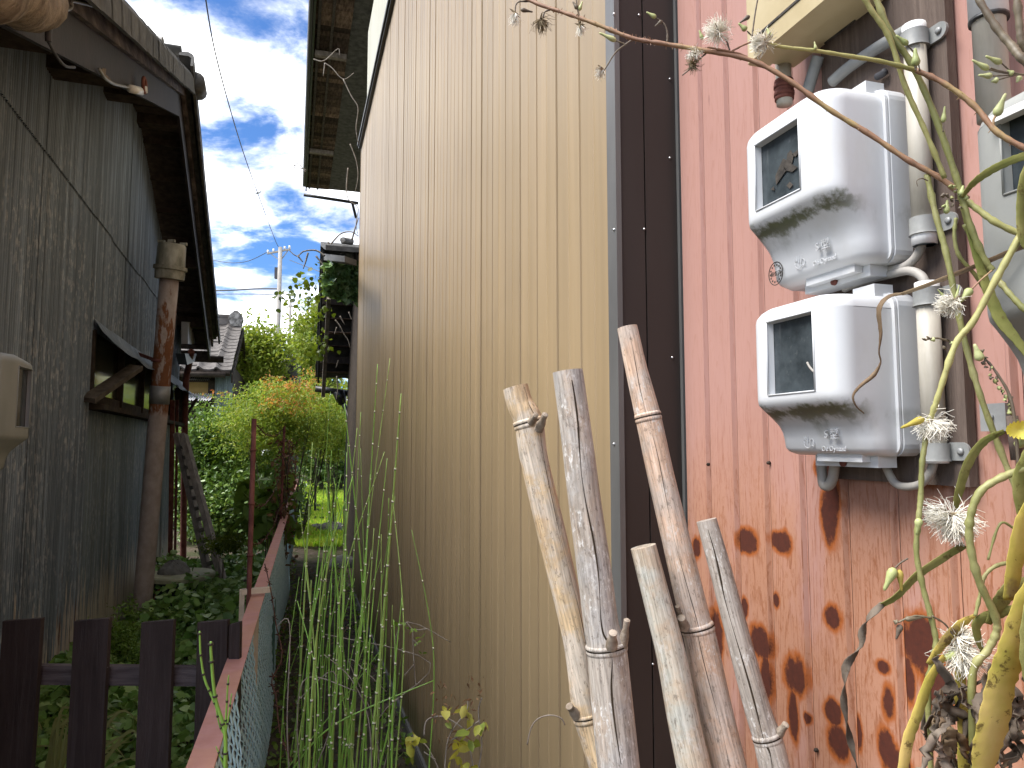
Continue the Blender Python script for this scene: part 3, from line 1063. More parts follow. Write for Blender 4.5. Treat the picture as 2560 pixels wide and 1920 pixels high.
MB().tube([(hx0, hy1, hz1 + .2), (hx1 - .05, hy1, hz1 + .2)], .08, 10).build('ridge_cap', MT['tile_grey'], hs, True)
pts = [(math.cos(a) * .15 * (1 + .15 * math.sin(a * 5)), math.sin(a) * .22 - .02) for a in np.linspace(-.7, math.pi + .7, 12)]
MB().prism([(hx1 - .14 + a_, hy1 - .14, hz1 + .16 + c_) for a_, c_ in pts], (0, .28, 0)).build('ridge_end_tile', MT['onigawara'], hs)
for s_ in (1, -1):
    m = MB().prism([(hx1, hy1, hz1 - .02), (hx1, hy1, hz1 - .2), (hx1, hy1 + s_ * (hy1 - hy0), hz0 - .2), (hx1, hy1 + s_ * (hy1 - hy0), hz0 - .02)], (.03, 0, 0))
    m.build('bargeboard', MT['old_wood'], hs)
MB().box((hx0, hy0 - .06, hz0 - .02), (hx1 - .02, hy0 + .04, hz0 + .02)).build('eave_board', MT['old_wood'], hs)
MB().tube([(hx0, hy0 - .09, hz0 - .06), (hx1 - .1, hy0 - .09, hz0 - .06)], .05, 8).build('gutter', MT['old_wood'], hs, True)
wy = hy0 + .42
wa, wb = on_y(537, 960, wy).x, on_y(583, 960, wy).x
m = MB()
n = 60
m.grid([[(lerp(wa, wb, i / n), wy + .012 * math.cos(i * 1.1), z) for i in range(n + 1)] for z in (0, hz0 + .1)])
m.build('blue_sheet_wall', MT['bluegrey'], hs, True)
m = MB().box((hx0, wy + .03, 0), (wb - .02, wy + .1, hz0 + .1))
m.box((wb - .1, wy + .101, 0), (wb - .02, wy + 4, hz0 + .2))
m.build('wall', MT['old_wood'], hs)
a, b = on_y(466, 955, wy), on_y(520, 986, wy)
MB().box((a.x, wy - .01, b.z), (b.x, wy + .025, a.z)).build('ochre_shutter', MT['ochre'], hs)
for zz in (a.z, b.z - .04):
    MB().box((a.x, wy - .03, zz), (b.x + .12, wy - .012, zz + .04)).build('window_frame', MT['old_wood'], hs)
MB().box((b.x, wy - .03, b.z - .02), (b.x + .12, wy - .012, a.z)).build('window_frame', MT['old_wood'], hs)
a, b = on_y(462, 986, wy - .5), on_y(528, 1002, wy - .5)
m = MB()
m.grid([[(lerp(a.x, b.x, i / 40), wy - .04 - f * .6, lerp(a.z + .05, b.z, f) + .015 * math.cos(i * 1.6)) for i in range(41)] for f in (0, 1)])
m.build('awning', MT['awning'], hs, True)
a, b = on_y(472, 946, wy - .3), on_y(524, 951, wy - .3)
m = MB()
m.grid([[(lerp(a.x, b.x, i / 40), wy - .04 - f * .35, lerp(a.z + .03, b.z, f) + .012 * math.cos(i * 1.6)) for i in range(41)] for f in (0, 1)])
m.build('upper_awning', MT['awning'], hs, True)

# ------------------------------------------------------------------ utility poles and wires
D1 = 45.0
pt = at(701, 618, D1)
up = thing('utility_pole', 'tall concrete utility pole with crossarm rising above the trees', 'utility pole', (pt.x, pt.y, 0))
MB().tube([(pt.x, pt.y, 0), pt], [.19, .12], 12).build('pole_shaft', MT['concrete_pole'], up, True)
m = MB().beam(at(668, 634, D1), at(726, 623, D1), .10, .10)
m.build('crossarm', MT['concrete_pole'], up)
m = MB().beam(at(676, 634, D1), at(698, 650, D1), .05, .05)
m.beam(at(720, 626, D1), at(704, 648, D1), .05, .05)
m.build('arm_brace', MT['zinc'], up)
m = MB()
for u, v in ((670, 630), (684, 627), (712, 621), (724, 619)):
    m.tube([at(u, v + 4, D1), at(u, v - 5, D1)], .06, 8)
m.build('insulators', MT['awning'], up, True)
m = MB().box((-.16, -.12, -.35), (.16, .12, .35), (at(694, 683, D1), RIGHT, FH, Vector((0, 0, 1))))
m.build('pole_box', MT['cable'], up)
p2 = at(726, 757, 70)
up2 = thing('distant_utility_pole', 'thin distant utility pole just right of the tall concrete pole', 'utility pole', (p2.x, p2.y, 0))
MB().tube([(p2.x, p2.y, 0), p2], [.20, .14], 10).build('pole_shaft', MT['concrete_pole'], up2, True)
MB().beam(at(716, 768, 70), at(736, 765, 70), .12, .12).build('crossarm', MT['concrete_pole'], up2)


def wire(name, label, pts, r, n=10):
    m = MB().tube(smoothpath(pts, n), r, 5)
    return tag(m.build(name, MT['cable'], None, True, loc=tuple(pts[0])), label, 'wire')


wire('overhead_wire', 'long overhead wire running from the top of the sky to the pole', [at(506, -60, 16), at(540, 140, 19), at(600, 355, 26), at(645, 485, 34), at(688, 600, 44), at(701, 625, 45)], .018)
wire('power_line', 'sagging power line leaving the left end of the crossarm', [at(669, 630, D1), at(610, 655, 47), at(540, 652, 50), at(430, 620, 54)], .022)
wire('power_line', 'thick cable level across the sky left of the pole', [at(695, 722, D1), at(640, 722, 47), at(560, 726, 50), at(420, 728, 55)], .05)
wire('power_line', 'thin cable just below the thick one left of the pole', [at(697, 738, D1), at(620, 735, 47), at(420, 736, 55)], .025)
wire('power_line', 'wire slanting down from the pole to the distant pole', [at(701, 738, D1), at(726, 768, 70)], .03)
wire('power_line', 'low wire crossing behind the pole over the trees', [at(600, 815, 60), at(690, 823, 62), at(800, 815, 64)], .03)
wire('guy_wire', 'wire slanting from the right of the crossarm toward the outbuilding', [at(724, 650, D1), at(770, 668, 40), at(830, 690, 30)], .02)
bd = at(645, 482, 34)
m = MB().tube([bd + RIGHT * -.16 + Vector((0, 0, -.02)), bd + RIGHT * -.05, bd + RIGHT * .08 + Vector((0, 0, .04)), bd + RIGHT * .17 + Vector((0, 0, .09))], [.01, .07, .06, .01], 8)
tag(m.build('wire_marker', MT['awning'], None, True, loc=tuple(bd)), 'small pale marker hanging on the long overhead wire', 'wire marker')

# ================================================================== meters on the red wall
def ty(u, X, v=1110):
    return on_x(u, v, X).y


BX = .772          # face of the mounting board
bz0 = on_x(2250, 1207, BX).z
brd = thing('mounting_board', 'weathered grey brown wooden board behind the two white meter boxes', 'board', (BX, .78, bz0))
by0, by1 = ty(2420, BX), ty(2085, BX)
seam = [by0, lerp(by0, by1, .36), lerp(by0, by1, .72), by1]
for i in range(3):
    MB().box((BX + .001 * i, seam[i] + .0006, bz0 + (.0 if i else .0)), (RX - .004, seam[i + 1] - .0006, 2.75)).build('plank', MT['board'], brd)


def plastic_extra(zl, moss, streak=.5):
    def f(t, p, col, b):
        s = nd(t, 'ShaderNodeSeparateXYZ', {0: p})
        n1 = noise(t, p, 70.0, 5.0, .65)
        n2 = noise(t, vmul(t, p, (1, 1, .5)), 22.0, 5.0, .6)
        gr = noise(t, vmul(t, p, (1, 1, .4)), 12.0, 6.0, .65)
        col = mixc(t, math_(t, 'MULTIPLY', sstep(t, gr, .52, .72), .22), col, (.42, .40, .33))
        d = math_(t, 'ABSOLUTE', math_(t, 'SUBTRACT', s.outputs[2], zl - .008))
        d = math_(t, 'ADD', d, math_(t, 'ADD', math_(t, 'MULTIPLY', math_(t, 'SUBTRACT', .5, n1), .035), math_(t, 'MULTIPLY', math_(t, 'SUBTRACT', .5, n2), .03)))
        m = math_(t, 'SUBTRACT', 1.0, sstep(t, d, .001, .013))
        fr = sstep(t, s.outputs[0], moss[1], moss[0])
        m = math_(t, 'MULTIPLY', m, fr)
        mc = mixc(t, n1, (.018, .017, .009), (.13, .14, .05))
        col = mixc(t, math_(t, 'MULTIPLY', m, .93), col, mc)
        d2 = math_(t, 'SUBTRACT', zl, s.outputs[2])
        soot = math_(t, 'MULTIPLY', math_(t, 'MULTIPLY', sstep(t, d2, .0, .012), sstep(t, d2, .05, .02)), sstep(t, n2, .46, .66))
        return mixc(t, math_(t, 'MULTIPLY', soot, .4), col, (.12, .12, .085))
    return f


def glass_extra(t, p, col, b):
    n2 = sstep(t, noise(t, p, 90.0, 5.0, .7), .6, .74)
    return mixc(t, math_(t, 'MULTIPLY', n2, .35), col, (.13, .14, .14))


MT['meter_glass'] = simple('cloudy_meter_glass', (.018, .023, .026), (.075, .09, .098), 17, (1, 1, 1), .12, .5, 0, 0, lo=.32, hi=.72, extra=glass_extra)
MT['mark_dark'] = simple('dark_residue', (.02, .017, .014), (.06, .05, .04), 60, rough=.8, bmp=.3)
MT['conduit'] = simple('aged_white_conduit', (.33, .305, .25), (.46, .43, .37), 16, (2, 2, .4), .5, .4, 0, .1, 60)
MT['saddle'] = simple('grey_plastic_saddle', (.18, .185, .18), (.25, .255, .245), 20, rough=.5, bmp=.15)
MT['grey_cable'] = simple('grey_cable_sheath', (.26, .245, .22), (.35, .33, .30), 20, rough=.55, bmp=.1)
MT['cream_box'] = simple('yellowed_cream_plastic', (.38, .305, .165), (.44, .36, .21), 9, (1, 1, 1), .45, .4, 0, .08, 60)


def meter(root, xb, sg, ya, yb, zt, zl, zb, P, wy0, wy1, wz0, wz1, mat, r=.028, arch=.007, rt=.018, back=.03, low=.62):
    """cover of a meter box lofted from rounded sections; sg is the way it faces along X"""
    q = -1
    secs = []      # z, inset, protrusion, arch weight
    for i in range(5):
        a = math.pi / 2 * i / 4
        secs.append((zt - rt * (1 - math.sin(a)), rt * (1 - math.cos(math.pi / 2 - a)) if i else rt, P, 1.0))
    secs[0] = (zt, rt * .9, P, 1.0)
    secs = [(zt, rt, P, 1.0), (zt - rt * .07, rt * .62, P, 1.0), (zt - rt * .29, rt * .29, P, 1.0), (zt - rt * .62, rt * .07, P, 1.0), (zt - rt, 0, P, 1.0)]
    secs.append((lerp(zt - rt, wz1, .75), 0, P, .3))
    secs.append((wz1, 0, P, 0))
    secs.append((wz0, 0, P, 0))
    secs.append((zl + .014, 0, P, 0))
    H = zl - zb
    for f, pp in ((-.006, .985), (.0, .93), (.10, .86), (.22, .78), (.36, .70), (.5, .655), (.66, .63), (.84, .615), (.93, .59), (.98, .54), (1.0, .46)):
        secs.append((zl - H * f if f > 0 else zl + (.006 if f < 0 else 0), 0 if f < .9 else (f - .9) * .06, P * pp * low / .62 if f > 0 else P * pp, 0))
    rows = []
    yc, hw = (ya + yb) / 2, (yb - ya) / 2
    for z, ins, p, aw in secs:
        y0, y1 = ya + ins, yb - ins
        p = p - ins
        rr = min(r, p - back - .002)
        row = [(back, y0)]
        for i in range(7):
            a = math.pi / 2 * i / 6
            row.append((p - rr + rr * math.sin(a), y0 + rr - rr * math.cos(a)))
        row += [(p, wy0), (p, wy1)]
        for i in range(7):
            a = math.pi / 2 * i / 6
            row.append((p - rr + rr * math.cos(a), y1 - rr + rr * math.sin(a)))
        row.append((back, y1))
        rows.append([Vector((xb + sg * a_, b_, z - aw * arch * ((b_ - yc) / hw) ** 2)) for a_, b_ in row])
    n = len(rows[0])
    V = [p for r_ in rows for p in r_]
    F = []
    iw = 6                                      # the window lies between sections 6 and 7
    for i in range(len(rows) - 1):
        for j in range(n - 1):
            if i == iw and j == 8:
                continue
            F.append((i * n + j, i * n + j + 1, (i + 1) * n + j + 1, (i + 1) * n + j))
    F.append(tuple(range(n)))
    F.append(tuple((len(rows) - 1) * n + j for j in range(n - 1, -1, -1)))
    # recess of the window
    k = len(V)
    d = Vector((-sg * .010, 0, 0))
    c4 = [rows[iw][8], rows[iw][9], rows[iw + 1][9], rows[iw + 1][8]]
    ins = .003
    ctr = sum(c4, Vector()) / 4
    V += [c + d + (ctr - c).normalized() * ins for c in c4]
    idx = [iw * n + 8, iw * n + 9, (iw + 1) * n + 9, (iw + 1) * n + 8]
    F += [(idx[i], idx[(i + 1) % 4], k + (i + 1) % 4, k + i) for i in range(4)]
    m = MB().add(V, F)
    cov = m.build('cover', mat, root, True, angle=38)
    m = MB().add([c + d * 1.05 + (ctr - c).normalized() * -.004 for c in c4], [(0, 1, 2, 3)])
    m.add([c + d * 1.4 + (ctr - c).normalized() * -.004 for c in c4], [(3, 2, 1, 0)])
    m.build('window', MT['meter_glass'], root)
    m = MB()
    e = Vector((sg * .0012, 0, 0))
    for i in range(4):
        a_, b_ = c4[i], c4[(i + 1) % 4]
        m.tube([a_ + e * .3, b_ + e * .3], .0013, 6)
    m.build('window_rim', mat, root, True)
    # back housing
    x0, x1 = sorted((xb, xb + sg * (back - .0015)))
    hm = MB()
    o = .006
    pr_ = []
    for (yy, zz) in [(ya - o + .02 - .02 * math.cos(a), zt - arch + o - .02 + .02 * math.sin(a)) for a in np.linspace(0, math.pi / 2, 6)] + [(yb + o - .02 + .02 * math.sin(a), zt - arch + o - .02 + .02 * math.cos(a)) for a in np.linspace(0, math.pi / 2, 6)] + [(yb + o - .015 + .015 * math.cos(a), zb + .015 - .015 * math.sin(a)) for a in np.linspace(0, math.pi / 2, 5)] + [(ya - o + .015 - .015 * math.sin(a), zb + .015 - .015 * math.cos(a)) for a in np.linspace(0, math.pi / 2, 5)]:
        pr_.append((x0, yy, zz))
    hm.prism(pr_, (x1 - x0, 0, 0))
    hm.build('back_housing', mat, root)
    hm = MB()
    pr2 = [(xb + sg * back, lerp(yy, yc, .012), lerp(zz, (zt + zb) / 2, .012)) for (_, yy, zz) in pr_]
    hm.prism(pr2, (sg * .004, 0, 0))
    hm.build('seam_bead', mat, root)
    return cov


def text_part(body, size, origin, mat, parent, sg=-1, ext=.0006, name='lettering', rot=0.0):
    cu = bpy.data.curves.new('t', 'FONT')
    cu.body = body
    cu.size = size
    cu.extrude = ext
    cu.resolution_u = 3
    ob = bpy.data.objects.new('t', cu)
    COL.objects.link(ob)
    dg = bpy.context.evaluated_depsgraph_get()
    me = bpy.data.meshes.new_from_object(ob.evaluated_get(dg))
    bpy.data.objects.remove(ob)
    M_ = Matrix(((0, 0, -1), (-1, 0, 0), (0, 1, 0))) @ Matrix.Rotation(rot, 3, 'Z')
    org = Vector(ORG[parent.name])
    o_ = Vector(origin)
    for v in me.vertices:
        v.co = M_ @ v.co + o_ - org
    me.name = name
    me.materials.clear()
    return finish(me, name, mat, parent, False, org)


def swirl(root, o, s, mat):
    m = MB()
    arcs = [[(-.05, .02), (.10, -.30), (.42, -.42), (.60, -.30), (.80, -.22), (.98, -.30)],
            [(.02, .12), (.0, .55), (.16, .86)], [(.18, .10), (.18, .60), (.36, .95), (.60, .80)],
            [(.36, -.05), (.42, .40), (.62, .66), (.80, .45)], [(.52, -.28), (.62, .10), (.82, .20), (1.0, .0), (.98, -.28)]]
    for a in arcs:
        m.tube(smoothpath([Vector((o.x, o.y - p[0] * s, o.z + p[1] * s)) for p in a], 5), .0006, 5)
    m.build('emblem', mat, root, True)


XF = .65
for which, lab in (('low', 'lower white meter box with clear dark window, near the curled dry leaf'), ('up', 'upper white meter box with a round seal and dark residue behind its window')):
    if which == 'low':
        zt, zl, zb = on_x(2092, 713, XF).z, on_x(2120, 1008, XF).z, on_x(2201, 1142, XF + .045).z
        wy1_, wy0_ = ty(1925, XF), ty(2043, XF)
        wz1_, wz0_ = on_x(2041, 774, XF).z, on_x(2047, 976, XF).z
    else:
        zt, zl, zb = on_x(2075, 184, XF).z, on_x(2095, 472, XF).z, on_x(2184, 640, XF + .045).z
        wy1_, wy0_ = ty(1908, XF), ty(2024, XF)
        wz1_, wz0_ = on_x(2020, 278, XF).z, on_x(2028, 459, XF).z
    ya_, yb_ = ty(2098, XF) - .004, ty(1878, XF)
    if which == 'up':
        yb_ = ty(1868, XF)
    mt = simple('white_meter_plastic_' + which, (.52, .53, .54), (.58, .59, .60), 5, (1, 1, 1), .38, .45, 0, .04, 220, extra=plastic_extra(zl, (XF + .012, XF + .06)), bdist=.0008)
    mb_ = thing('meter_box', lab, 'meter box', (BX, (ya_ + yb_) / 2, zb), 'white meter boxes')
    meter(mb_, BX - .002, -1, ya_, yb_, zt, zl, zb, BX - XF - .002, wy0_, wy1_, wz0_, wz1_, mt)
    # lettering and emblem moulded on the lower front
    pl = (BX - XF) * .632
    xt = BX - .0015 - pl
    zc_ = lerp(zl, zb, .66)
    text_part('S 型', .0150, (BX - .003 - (BX - XF) * .668, lerp(ya_, yb_, .40), zc_ + .0015), mt, mb_, ext=.0012)
    text_part('De Dynazd', .0100, (xt, lerp(ya_, yb_, .47), zc_ - .016), mt, mb_, ext=.0006)
    swirl(mb_, Vector((xt, lerp(ya_, yb_, .66), zc_ - .004)), .020, mt)
    if which == 'up':
        sc = Vector((xt - .0008, lerp(ya_, yb_, .885), zc_ - .008))
        m = MB()
        ring = [sc + Vector((0, .0165 * math.cos(a), .0175 * math.sin(a))) for a in np.linspace(0, 2 * math.pi, 28)]
        m.tube(ring, .0007, 5)
        for i in range(14):
            a = 2 * math.pi * i / 14
            m.box((-.0003, -.0012, -.0013), (.0003, .0012, .0013), (sc + Vector((0, .0125 * math.cos(a), .0130 * math.sin(a))), Vector((1, 0, 0)), Vector((0, 1, 0)), Vector((0, 0, 1))))
        m.build('seal_ring', MT['mark_dark'], mb_)
        text_part('検査済', .0082, sc + Vector((0, .0122, -.003)), MT['mark_dark'], mb_, ext=.0003, name='seal_lettering')
        # leaf-like residue stuck behind the glass
        m = MB()
        for poly in (((1938, 440), (1952, 408), (1962, 416), (1966, 425), (1950, 448), (1940, 462)), ((1952, 408), (1958, 396), (1972, 404), (1982, 412), (1994, 418), (1980, 430), (1964, 426)),
                     ((1966, 400), (1968, 384), (1976, 375), (1984, 388), (1980, 408)), ((1980, 386), (1996, 372), (2004, 362), (2001, 376), (1988, 392)), ((1966, 464), (1974, 454), (1982, 462), (1974, 472)), ((1926, 474), (1934, 466), (1936, 476))):
            m.prism([on_x(u, v, XF + .0085) for u, v in poly], (.0005, 0, 0))
        m.build('residue', MT['mark_dark'], mb_)
    else:
        m = MB().tube(smoothpath([on_x(u, v, XF + .0088) for u, v in ((2018, 906), (2026, 920), (2042, 936))], 4), .0016, 6)
        m.build('inner_lead', MT['grey_cable'], mb_, True)
    m = MB()
    m.box((BX - .050, ya_ + .018, zb - .015), (BX - .02, yb_ - .05, zb + .004))
    m.box((BX - .064, ya_ + .030, zb - .008), (BX - .0505, yb_ - .07, zb + .004))
    m.build('bottom_tray', mt, mb_)
    pb_ = Vector((BX - .0505, lerp(ya_, yb_, .42), zb - .010))
    MB().tube([pb_, pb_ + Vector((-.004, 0, 0))], .005, 10).build('sealing_screw', MT['rust_red'], mb_, True)
    m = MB().box((BX - .05, ya_ + .012, zt - .008), (BX - .02, ya_ + .05, zt + .010))
    m.build('top_vent', mt, mb_)

# conduits beside the meters
for which, (u0, v0_, u1, v1_), lab in (('up', (2287, 62, 2309, 614), 'white conduit with grey saddles right of the upper meter box'), ('low', (2316, 706, 2340, 1158), 'grey white conduit with grey saddles right of the lower meter box')):
    X_ = BX - .016
    a, b = on_x(u0, v0_, X_), on_x(u1, v1_, X_)
    yy = (a.y + b.y) / 2
    a.y = b.y = yy
    cd = thing('conduit', lab, 'conduit', tuple(b), 'white conduits')
    MB().tube([a, b], .0135, 16).build('pipe', MT['conduit'], cd, True)
    MB().tube([b + Vector((0, 0, .024)), b], .0146, 16).build('end_sleeve', MT['awning'], cd, True)
    MB().tube([a, a + Vector((0, 0, -.018))], .0142, 16).build('end_sleeve', MT['awning'], cd, True)
    for v in ((100, 572) if which == 'up' else (742, 1128)):
        z = on_x(u0, v, X_).z
        c_ = Vector((X_, yy, z))
        s_ = MB().tube([c_ + Vector((0, 0, -.012)), c_ + Vector((0, 0, -.009)), c_ + Vector((0, 0, .010))], [.0175, .0163, .0163], 18)
        pp = [(BX - .007, yy - .012 - .018 * 0, z - .011)]
        s_.prism([(BX - .0045, yy - .010, z - .011), (BX - .0045, yy - .026, z - .011)] + [(BX - .0045, yy - .026 - .011 * math.sin(a_), z - .011 * math.cos(a_)) for a_ in np.linspace(.2, math.pi - .2, 7)] + [(BX - .0045, yy - .026, z + .011), (BX - .0045, yy - .010, z + .011)], (.0040, 0, 0))
        so = s_.build('saddle', MT['saddle'], cd, True, angle=40)
        q = Vector((BX - .0047, yy - .026, z))
        MB().tube([q, q + Vector((-.002, 0, 0)), q + Vector((-.003, 0, 0))], [.0045, .0042, .002], 10).build('screw', MT['zinc'], so, True)


def cablething(name, label, pts, r, X, mat, cat='cable', z=None):
    P = [on_x(u, v, X) if len((u, v)) == 2 else None for u, v in pts]
    m = MB().tube(smoothpath(P, 6), r, 10)
    return tag(m.build(name, mat, None, True, loc=tuple(P[0])), label, cat)


cablething('cable_loop', 'grey cable looping under the lower meter box to its conduit', [(2212, 1150), (2217, 1171), (2236, 1206), (2263, 1217), (2301, 1210), (2325, 1183), (2336, 1150)], .0052, BX - .016, MT['grey_cable'])
cablething('cable_loop', 'short thick cable bend under the left of the lower meter box', [(2054, 1150), (2055, 1180), (2059, 1210), (2072, 1214), (2083, 1190), (2087, 1150)], .0075, BX - .016, MT['grey_cable'])
cablething('cable_loop', 'grey cable curving from the upper meter box into its conduit', [(2190, 660), (2200, 671), (2224, 674), (2263, 666), (2292, 640), (2306, 606)], .0058, BX - .016, MT['grey_cable'])
cablething('cable_loop', 'grey cable arching above the lower meter box into its conduit', [(2110, 722), (2150, 705), (2224, 686), (2271, 677), (2303, 690), (2316, 715)], .0058, BX - .018, MT['grey_cable'])
cablething('cable_stub', 'dark grey cable between cream box and upper meter box', [(2046, 140), (2034, 178), (2018, 232)], .009, BX - .014, MT['saddle'])
cablething('cable_stub', 'grey cable running under the cream box to the white conduit', [(2080, 205), (2120, 170), (2180, 128), (2240, 92), (2284, 66)], .0085, BX - .013, MT['saddle'])
cablething('cable_stub', 'short dark cable end poking from the mounting board', [(2192, 192), (2204, 186), (2214, 178)], .005, BX - .008, MT['cable'])
p0, p1 = on_x(1957, 150, BX - .02), on_x(1962, 262, BX - .02)
p0.y = p1.y = (p0.y + p1.y) / 2
tp = thing('taped_conduit', 'short white conduit wrapped in rusty tape left of the upper meter box', 'conduit', tuple(p1))
MB().tube([p0, p1], .0125, 14).build('pipe', MT['conduit'], tp, True)
m = MB()
for i in range(5):
    c_ = lerp(p0, p1, .46 + i * .085)
    m.tube([c_, c_ + Vector((0, 0, -.007))], .0150 + .001 * (i % 2), 14)
m.build('tape_wrap', MT['rust_red'], tp, True)

# cream switch box above
CXF = .685
cz = on_x(1904, 131, CXF).z
cya, cyb = ty(2285, BX), ty(1893, CXF)
cb = thing('cream_switch_box', 'yellowed cream plastic switch box above the upper meter box', 'switch box', (BX, .8, cz))
m = MB()
o = .004


def rbox(m, x0, x1, y0, y1, z0, z1, r=.006):
    pts = []
    for cx_, cy_, a0 in ((x0 + r, y0 + r, math.pi), (x1, y0, None), (x1, y1, None), (x0 + r, y1 - r, math.pi / 2)):
        if a0 is None:
            pts.append((cx_, cy_))
        else:
            for i in range(4):
                a = a0 + (math.pi / 2) * i / 3
                pts.append((cx_ + r * math.cos(a), cy_ + r * math.sin(a)))
    m.prism([(a, b, z0) for a, b in pts], (0, 0, z1 - z0))


rbox(m, CXF, CXF + .038, cya, cyb, cz, cz + .42)
m.build('lid', MT['cream_box'], cb)
m = MB()
rbox(m, CXF + .0385, BX - .001, cya + .006, cyb - .006, cz + .006, cz + .41)
m.build('base', MT['cream_box'], cb)
MB().box((CXF - .0015, cya + .02, cz + .030), (CXF - .0002, cyb - .012, cz + .034)).build('lid_groove', MT['mark_dark'], cb)
m = MB()
for (u, v, ru) in ((2120, 92, .012), (2212, 33, .016)):
    c_ = on_z(u, v, cz + .0055)
    m.tube([c_ + Vector((ru * .62 * math.cos(a), ru * math.sin(a), -.0004)) for a in np.linspace(0, 4.6, 18)], .0009, 5)
m.build('knockout_ring', MT['mark_dark'], cb, True)
c1_, c2_ = on_z(2062, 108, cz + .0055), on_z(2138, 50, cz + .0055)
MB().tube([c1_, c2_], .0016, 6).build('knockout_slot', MT['mark_dark'], cb, True)

# grey meter at the right edge, with its conduit
GX = .66
gz1, gz0 = on_x(2540, 215, GX).z, on_x(2514, 1030, GX).z
gy1 = ty(2432, GX)
gm = thing('grey_meter_box', 'grey rounded meter box at the right edge behind the weeds', 'meter box', (RX, gy1 - .1, gz0))
MT['grey_plastic'] = simple('dull_grey_plastic', (.25, .255, .24), (.30, .305, .285), 7, (1, 1, 1), .5, .35, 0, .06, 150, bdist=.001)
m = MB()
meter(gm, RX - .006, -1, gy1 - .22, gy1, gz1, lerp(gz1, gz0, .72), gz0, RX - .006 - GX, ty(2790, GX), ty(2546, GX), on_x(2560, 470, GX).z, on_x(2560, 262, GX).z, MT['grey_plastic'], r=.045, arch=.014, rt=.014, back=.03)
m = MB()
w0_, w1_ = ty(2546, GX), ty(2790, GX)
zz1 = on_x(2546, 285, GX).z
m.box((GX - .010, w1_ + .0, zz1 - .002), (GX + .002, w0_ + .006, zz1 + .006))
m.build('window_hood', MT['awning'], gm)
pa = on_x(2486, 300, .75)
gc = thing('grey_conduit', 'thick grey conduit with cream sleeve above the grey meter box', 'conduit', tuple(pa))
MB().tube([pa, pa + Vector((0, 0, .55))], .017, 16).build('pipe', MT['conduit'], gc, True)
zs_ = on_x(2486, 38, .75).z
MB().tube([Vector((pa.x, pa.y, zs_)), Vector((pa.x, pa.y, zs_ + .3))], .020, 16).build('sleeve', MT['awning'], gc, True)
MB().tube([Vector((pa.x, pa.y, zs_ - .004)), Vector((pa.x, pa.y, zs_))], .0205, 16).build('sleeve_ring', MT['black'], gc, True)
p_ = on_x(2496, 1043, RX - .012)
cl = thing('wall_clip', 'small pale metal clip with screw on the red wall below the grey meter', 'clip', tuple(p_))
MB().box((-.004, -.012, -.016), (.004, .02, .016), (p_, Vector((1, 0, 0)), Vector((0, 1, 0)), Vector((0, 0, 1)))).build('plate', MT['zinc'], cl)
MB().tube([p_ + Vector((-.004, .006, 0)), p_ + Vector((-.008, .006, 0))], .004, 10).build('screw', MT['zinc'], cl, True)
MB().tube([on_x(2530, 1040, RX - .012), on_x(2542, 1150, RX - .012)], .006, 12).build('pipe_stub', MT['board'], cl, True)

# meter at the left edge
LX = -.66
y_a, y_b = ty(8, LX), ty(76, LX)
z1_, z0_ = on_x(70, 905, LX).z, on_x(20, 1175, LX).z
lm = thing('left_meter_box', 'dull greenish meter box cut by the left edge of the picture', 'meter box', (LX - .15, y_a, z0_))
MT['green_plastic'] = simple('greenish_grey_plastic', (.17, .195, .185), (.225, .25, .24), 6, (1, 1, .6), .55, .3, 0, .08, 120, bdist=.001)
meter(lm, LX - .135, 1, y_a - .05, y_b, z1_ + .012, lerp(z1_, z0_, .74), z0_ - .01, .135, ty(36, LX), ty(71, LX), on_x(50, 1068, LX).z, on_x(60, 918, LX).z, MT['green_plastic'], r=.02, arch=.01)
m = MB().box((LX - .27, y_a - .1, 0), (LX - .137, y_b + .02, 2.3))
tag(m.build('meter_post', MT['old_wood'], None, False, loc=(LX - .2, y_a, 0)), 'dark wooden post carrying the left meter box', 'post')

# ================================================================== fences
FD = .188


def FP(t, z, off=0.0):
    p = DF * t
    return Vector((p.x - FD + off, p.y, z))


RZ = 1.03
fen = thing('wire_fence', 'chain link fence with pink angle rail and rusty barbed wire posts', 'fence', tuple(FP(3, 0)))
m = MB()
m.add([FP(.3, RZ, -.026), FP(.3, RZ, .026), FP(13.5, RZ, .026), FP(13.5, RZ, -.026), FP(.3, RZ - .005, -.026), FP(.3, RZ - .005, .026), FP(13.5, RZ - .005, .026), FP(13.5, RZ - .005, -.026)],
      [(0, 1, 2, 3), (7, 6, 5, 4), (0, 4, 5, 1), (1, 5, 6, 2), (2, 6, 7, 3), (3, 7, 4, 0)])
m.add([FP(.3, RZ - .0052, -.026), FP(.3, RZ - .0052, -.021), FP(13.5, RZ - .0052, -.021), FP(13.5, RZ - .0052, -.026), FP(.3, RZ - .05, -.026), FP(.3, RZ - .05, -.021), FP(13.5, RZ - .05, -.021), FP(13.5, RZ - .05, -.026)],
      [(0, 1, 2, 3), (7, 6, 5, 4), (0, 4, 5, 1), (1, 5, 6, 2), (2, 6, 7, 3), (3, 7, 4, 0)])
m.build('top_rail', MT['pink'], fen)
pw = MB()
pit = .050
tt = 0.6
k = 0
while tt < 10.5:
    pts = []
    n = 34
    for i in range(n + 1):
        z = .12 + (RZ - .14) * i / n
        ph = i % 2
        bulge = .02 * math.sin(z * 6 + tt * 1.7)
        pts.append(FP(tt + (pit * .56 if (i + k) % 2 else -pit * .06) + .004 * math.sin(i + k), z, .004 + bulge + (.004 if i % 2 else -.004)))
    pw.tube(pts, .0030 if tt < 5 else .0038, 4, False)
    tt += pit
    k += 1
tag(pw.build('chain_link_mesh', MT['chain'], fen, True), None, kind='stuff')
tp1 = (at(645, 1490, 2.95)).dot(DF)
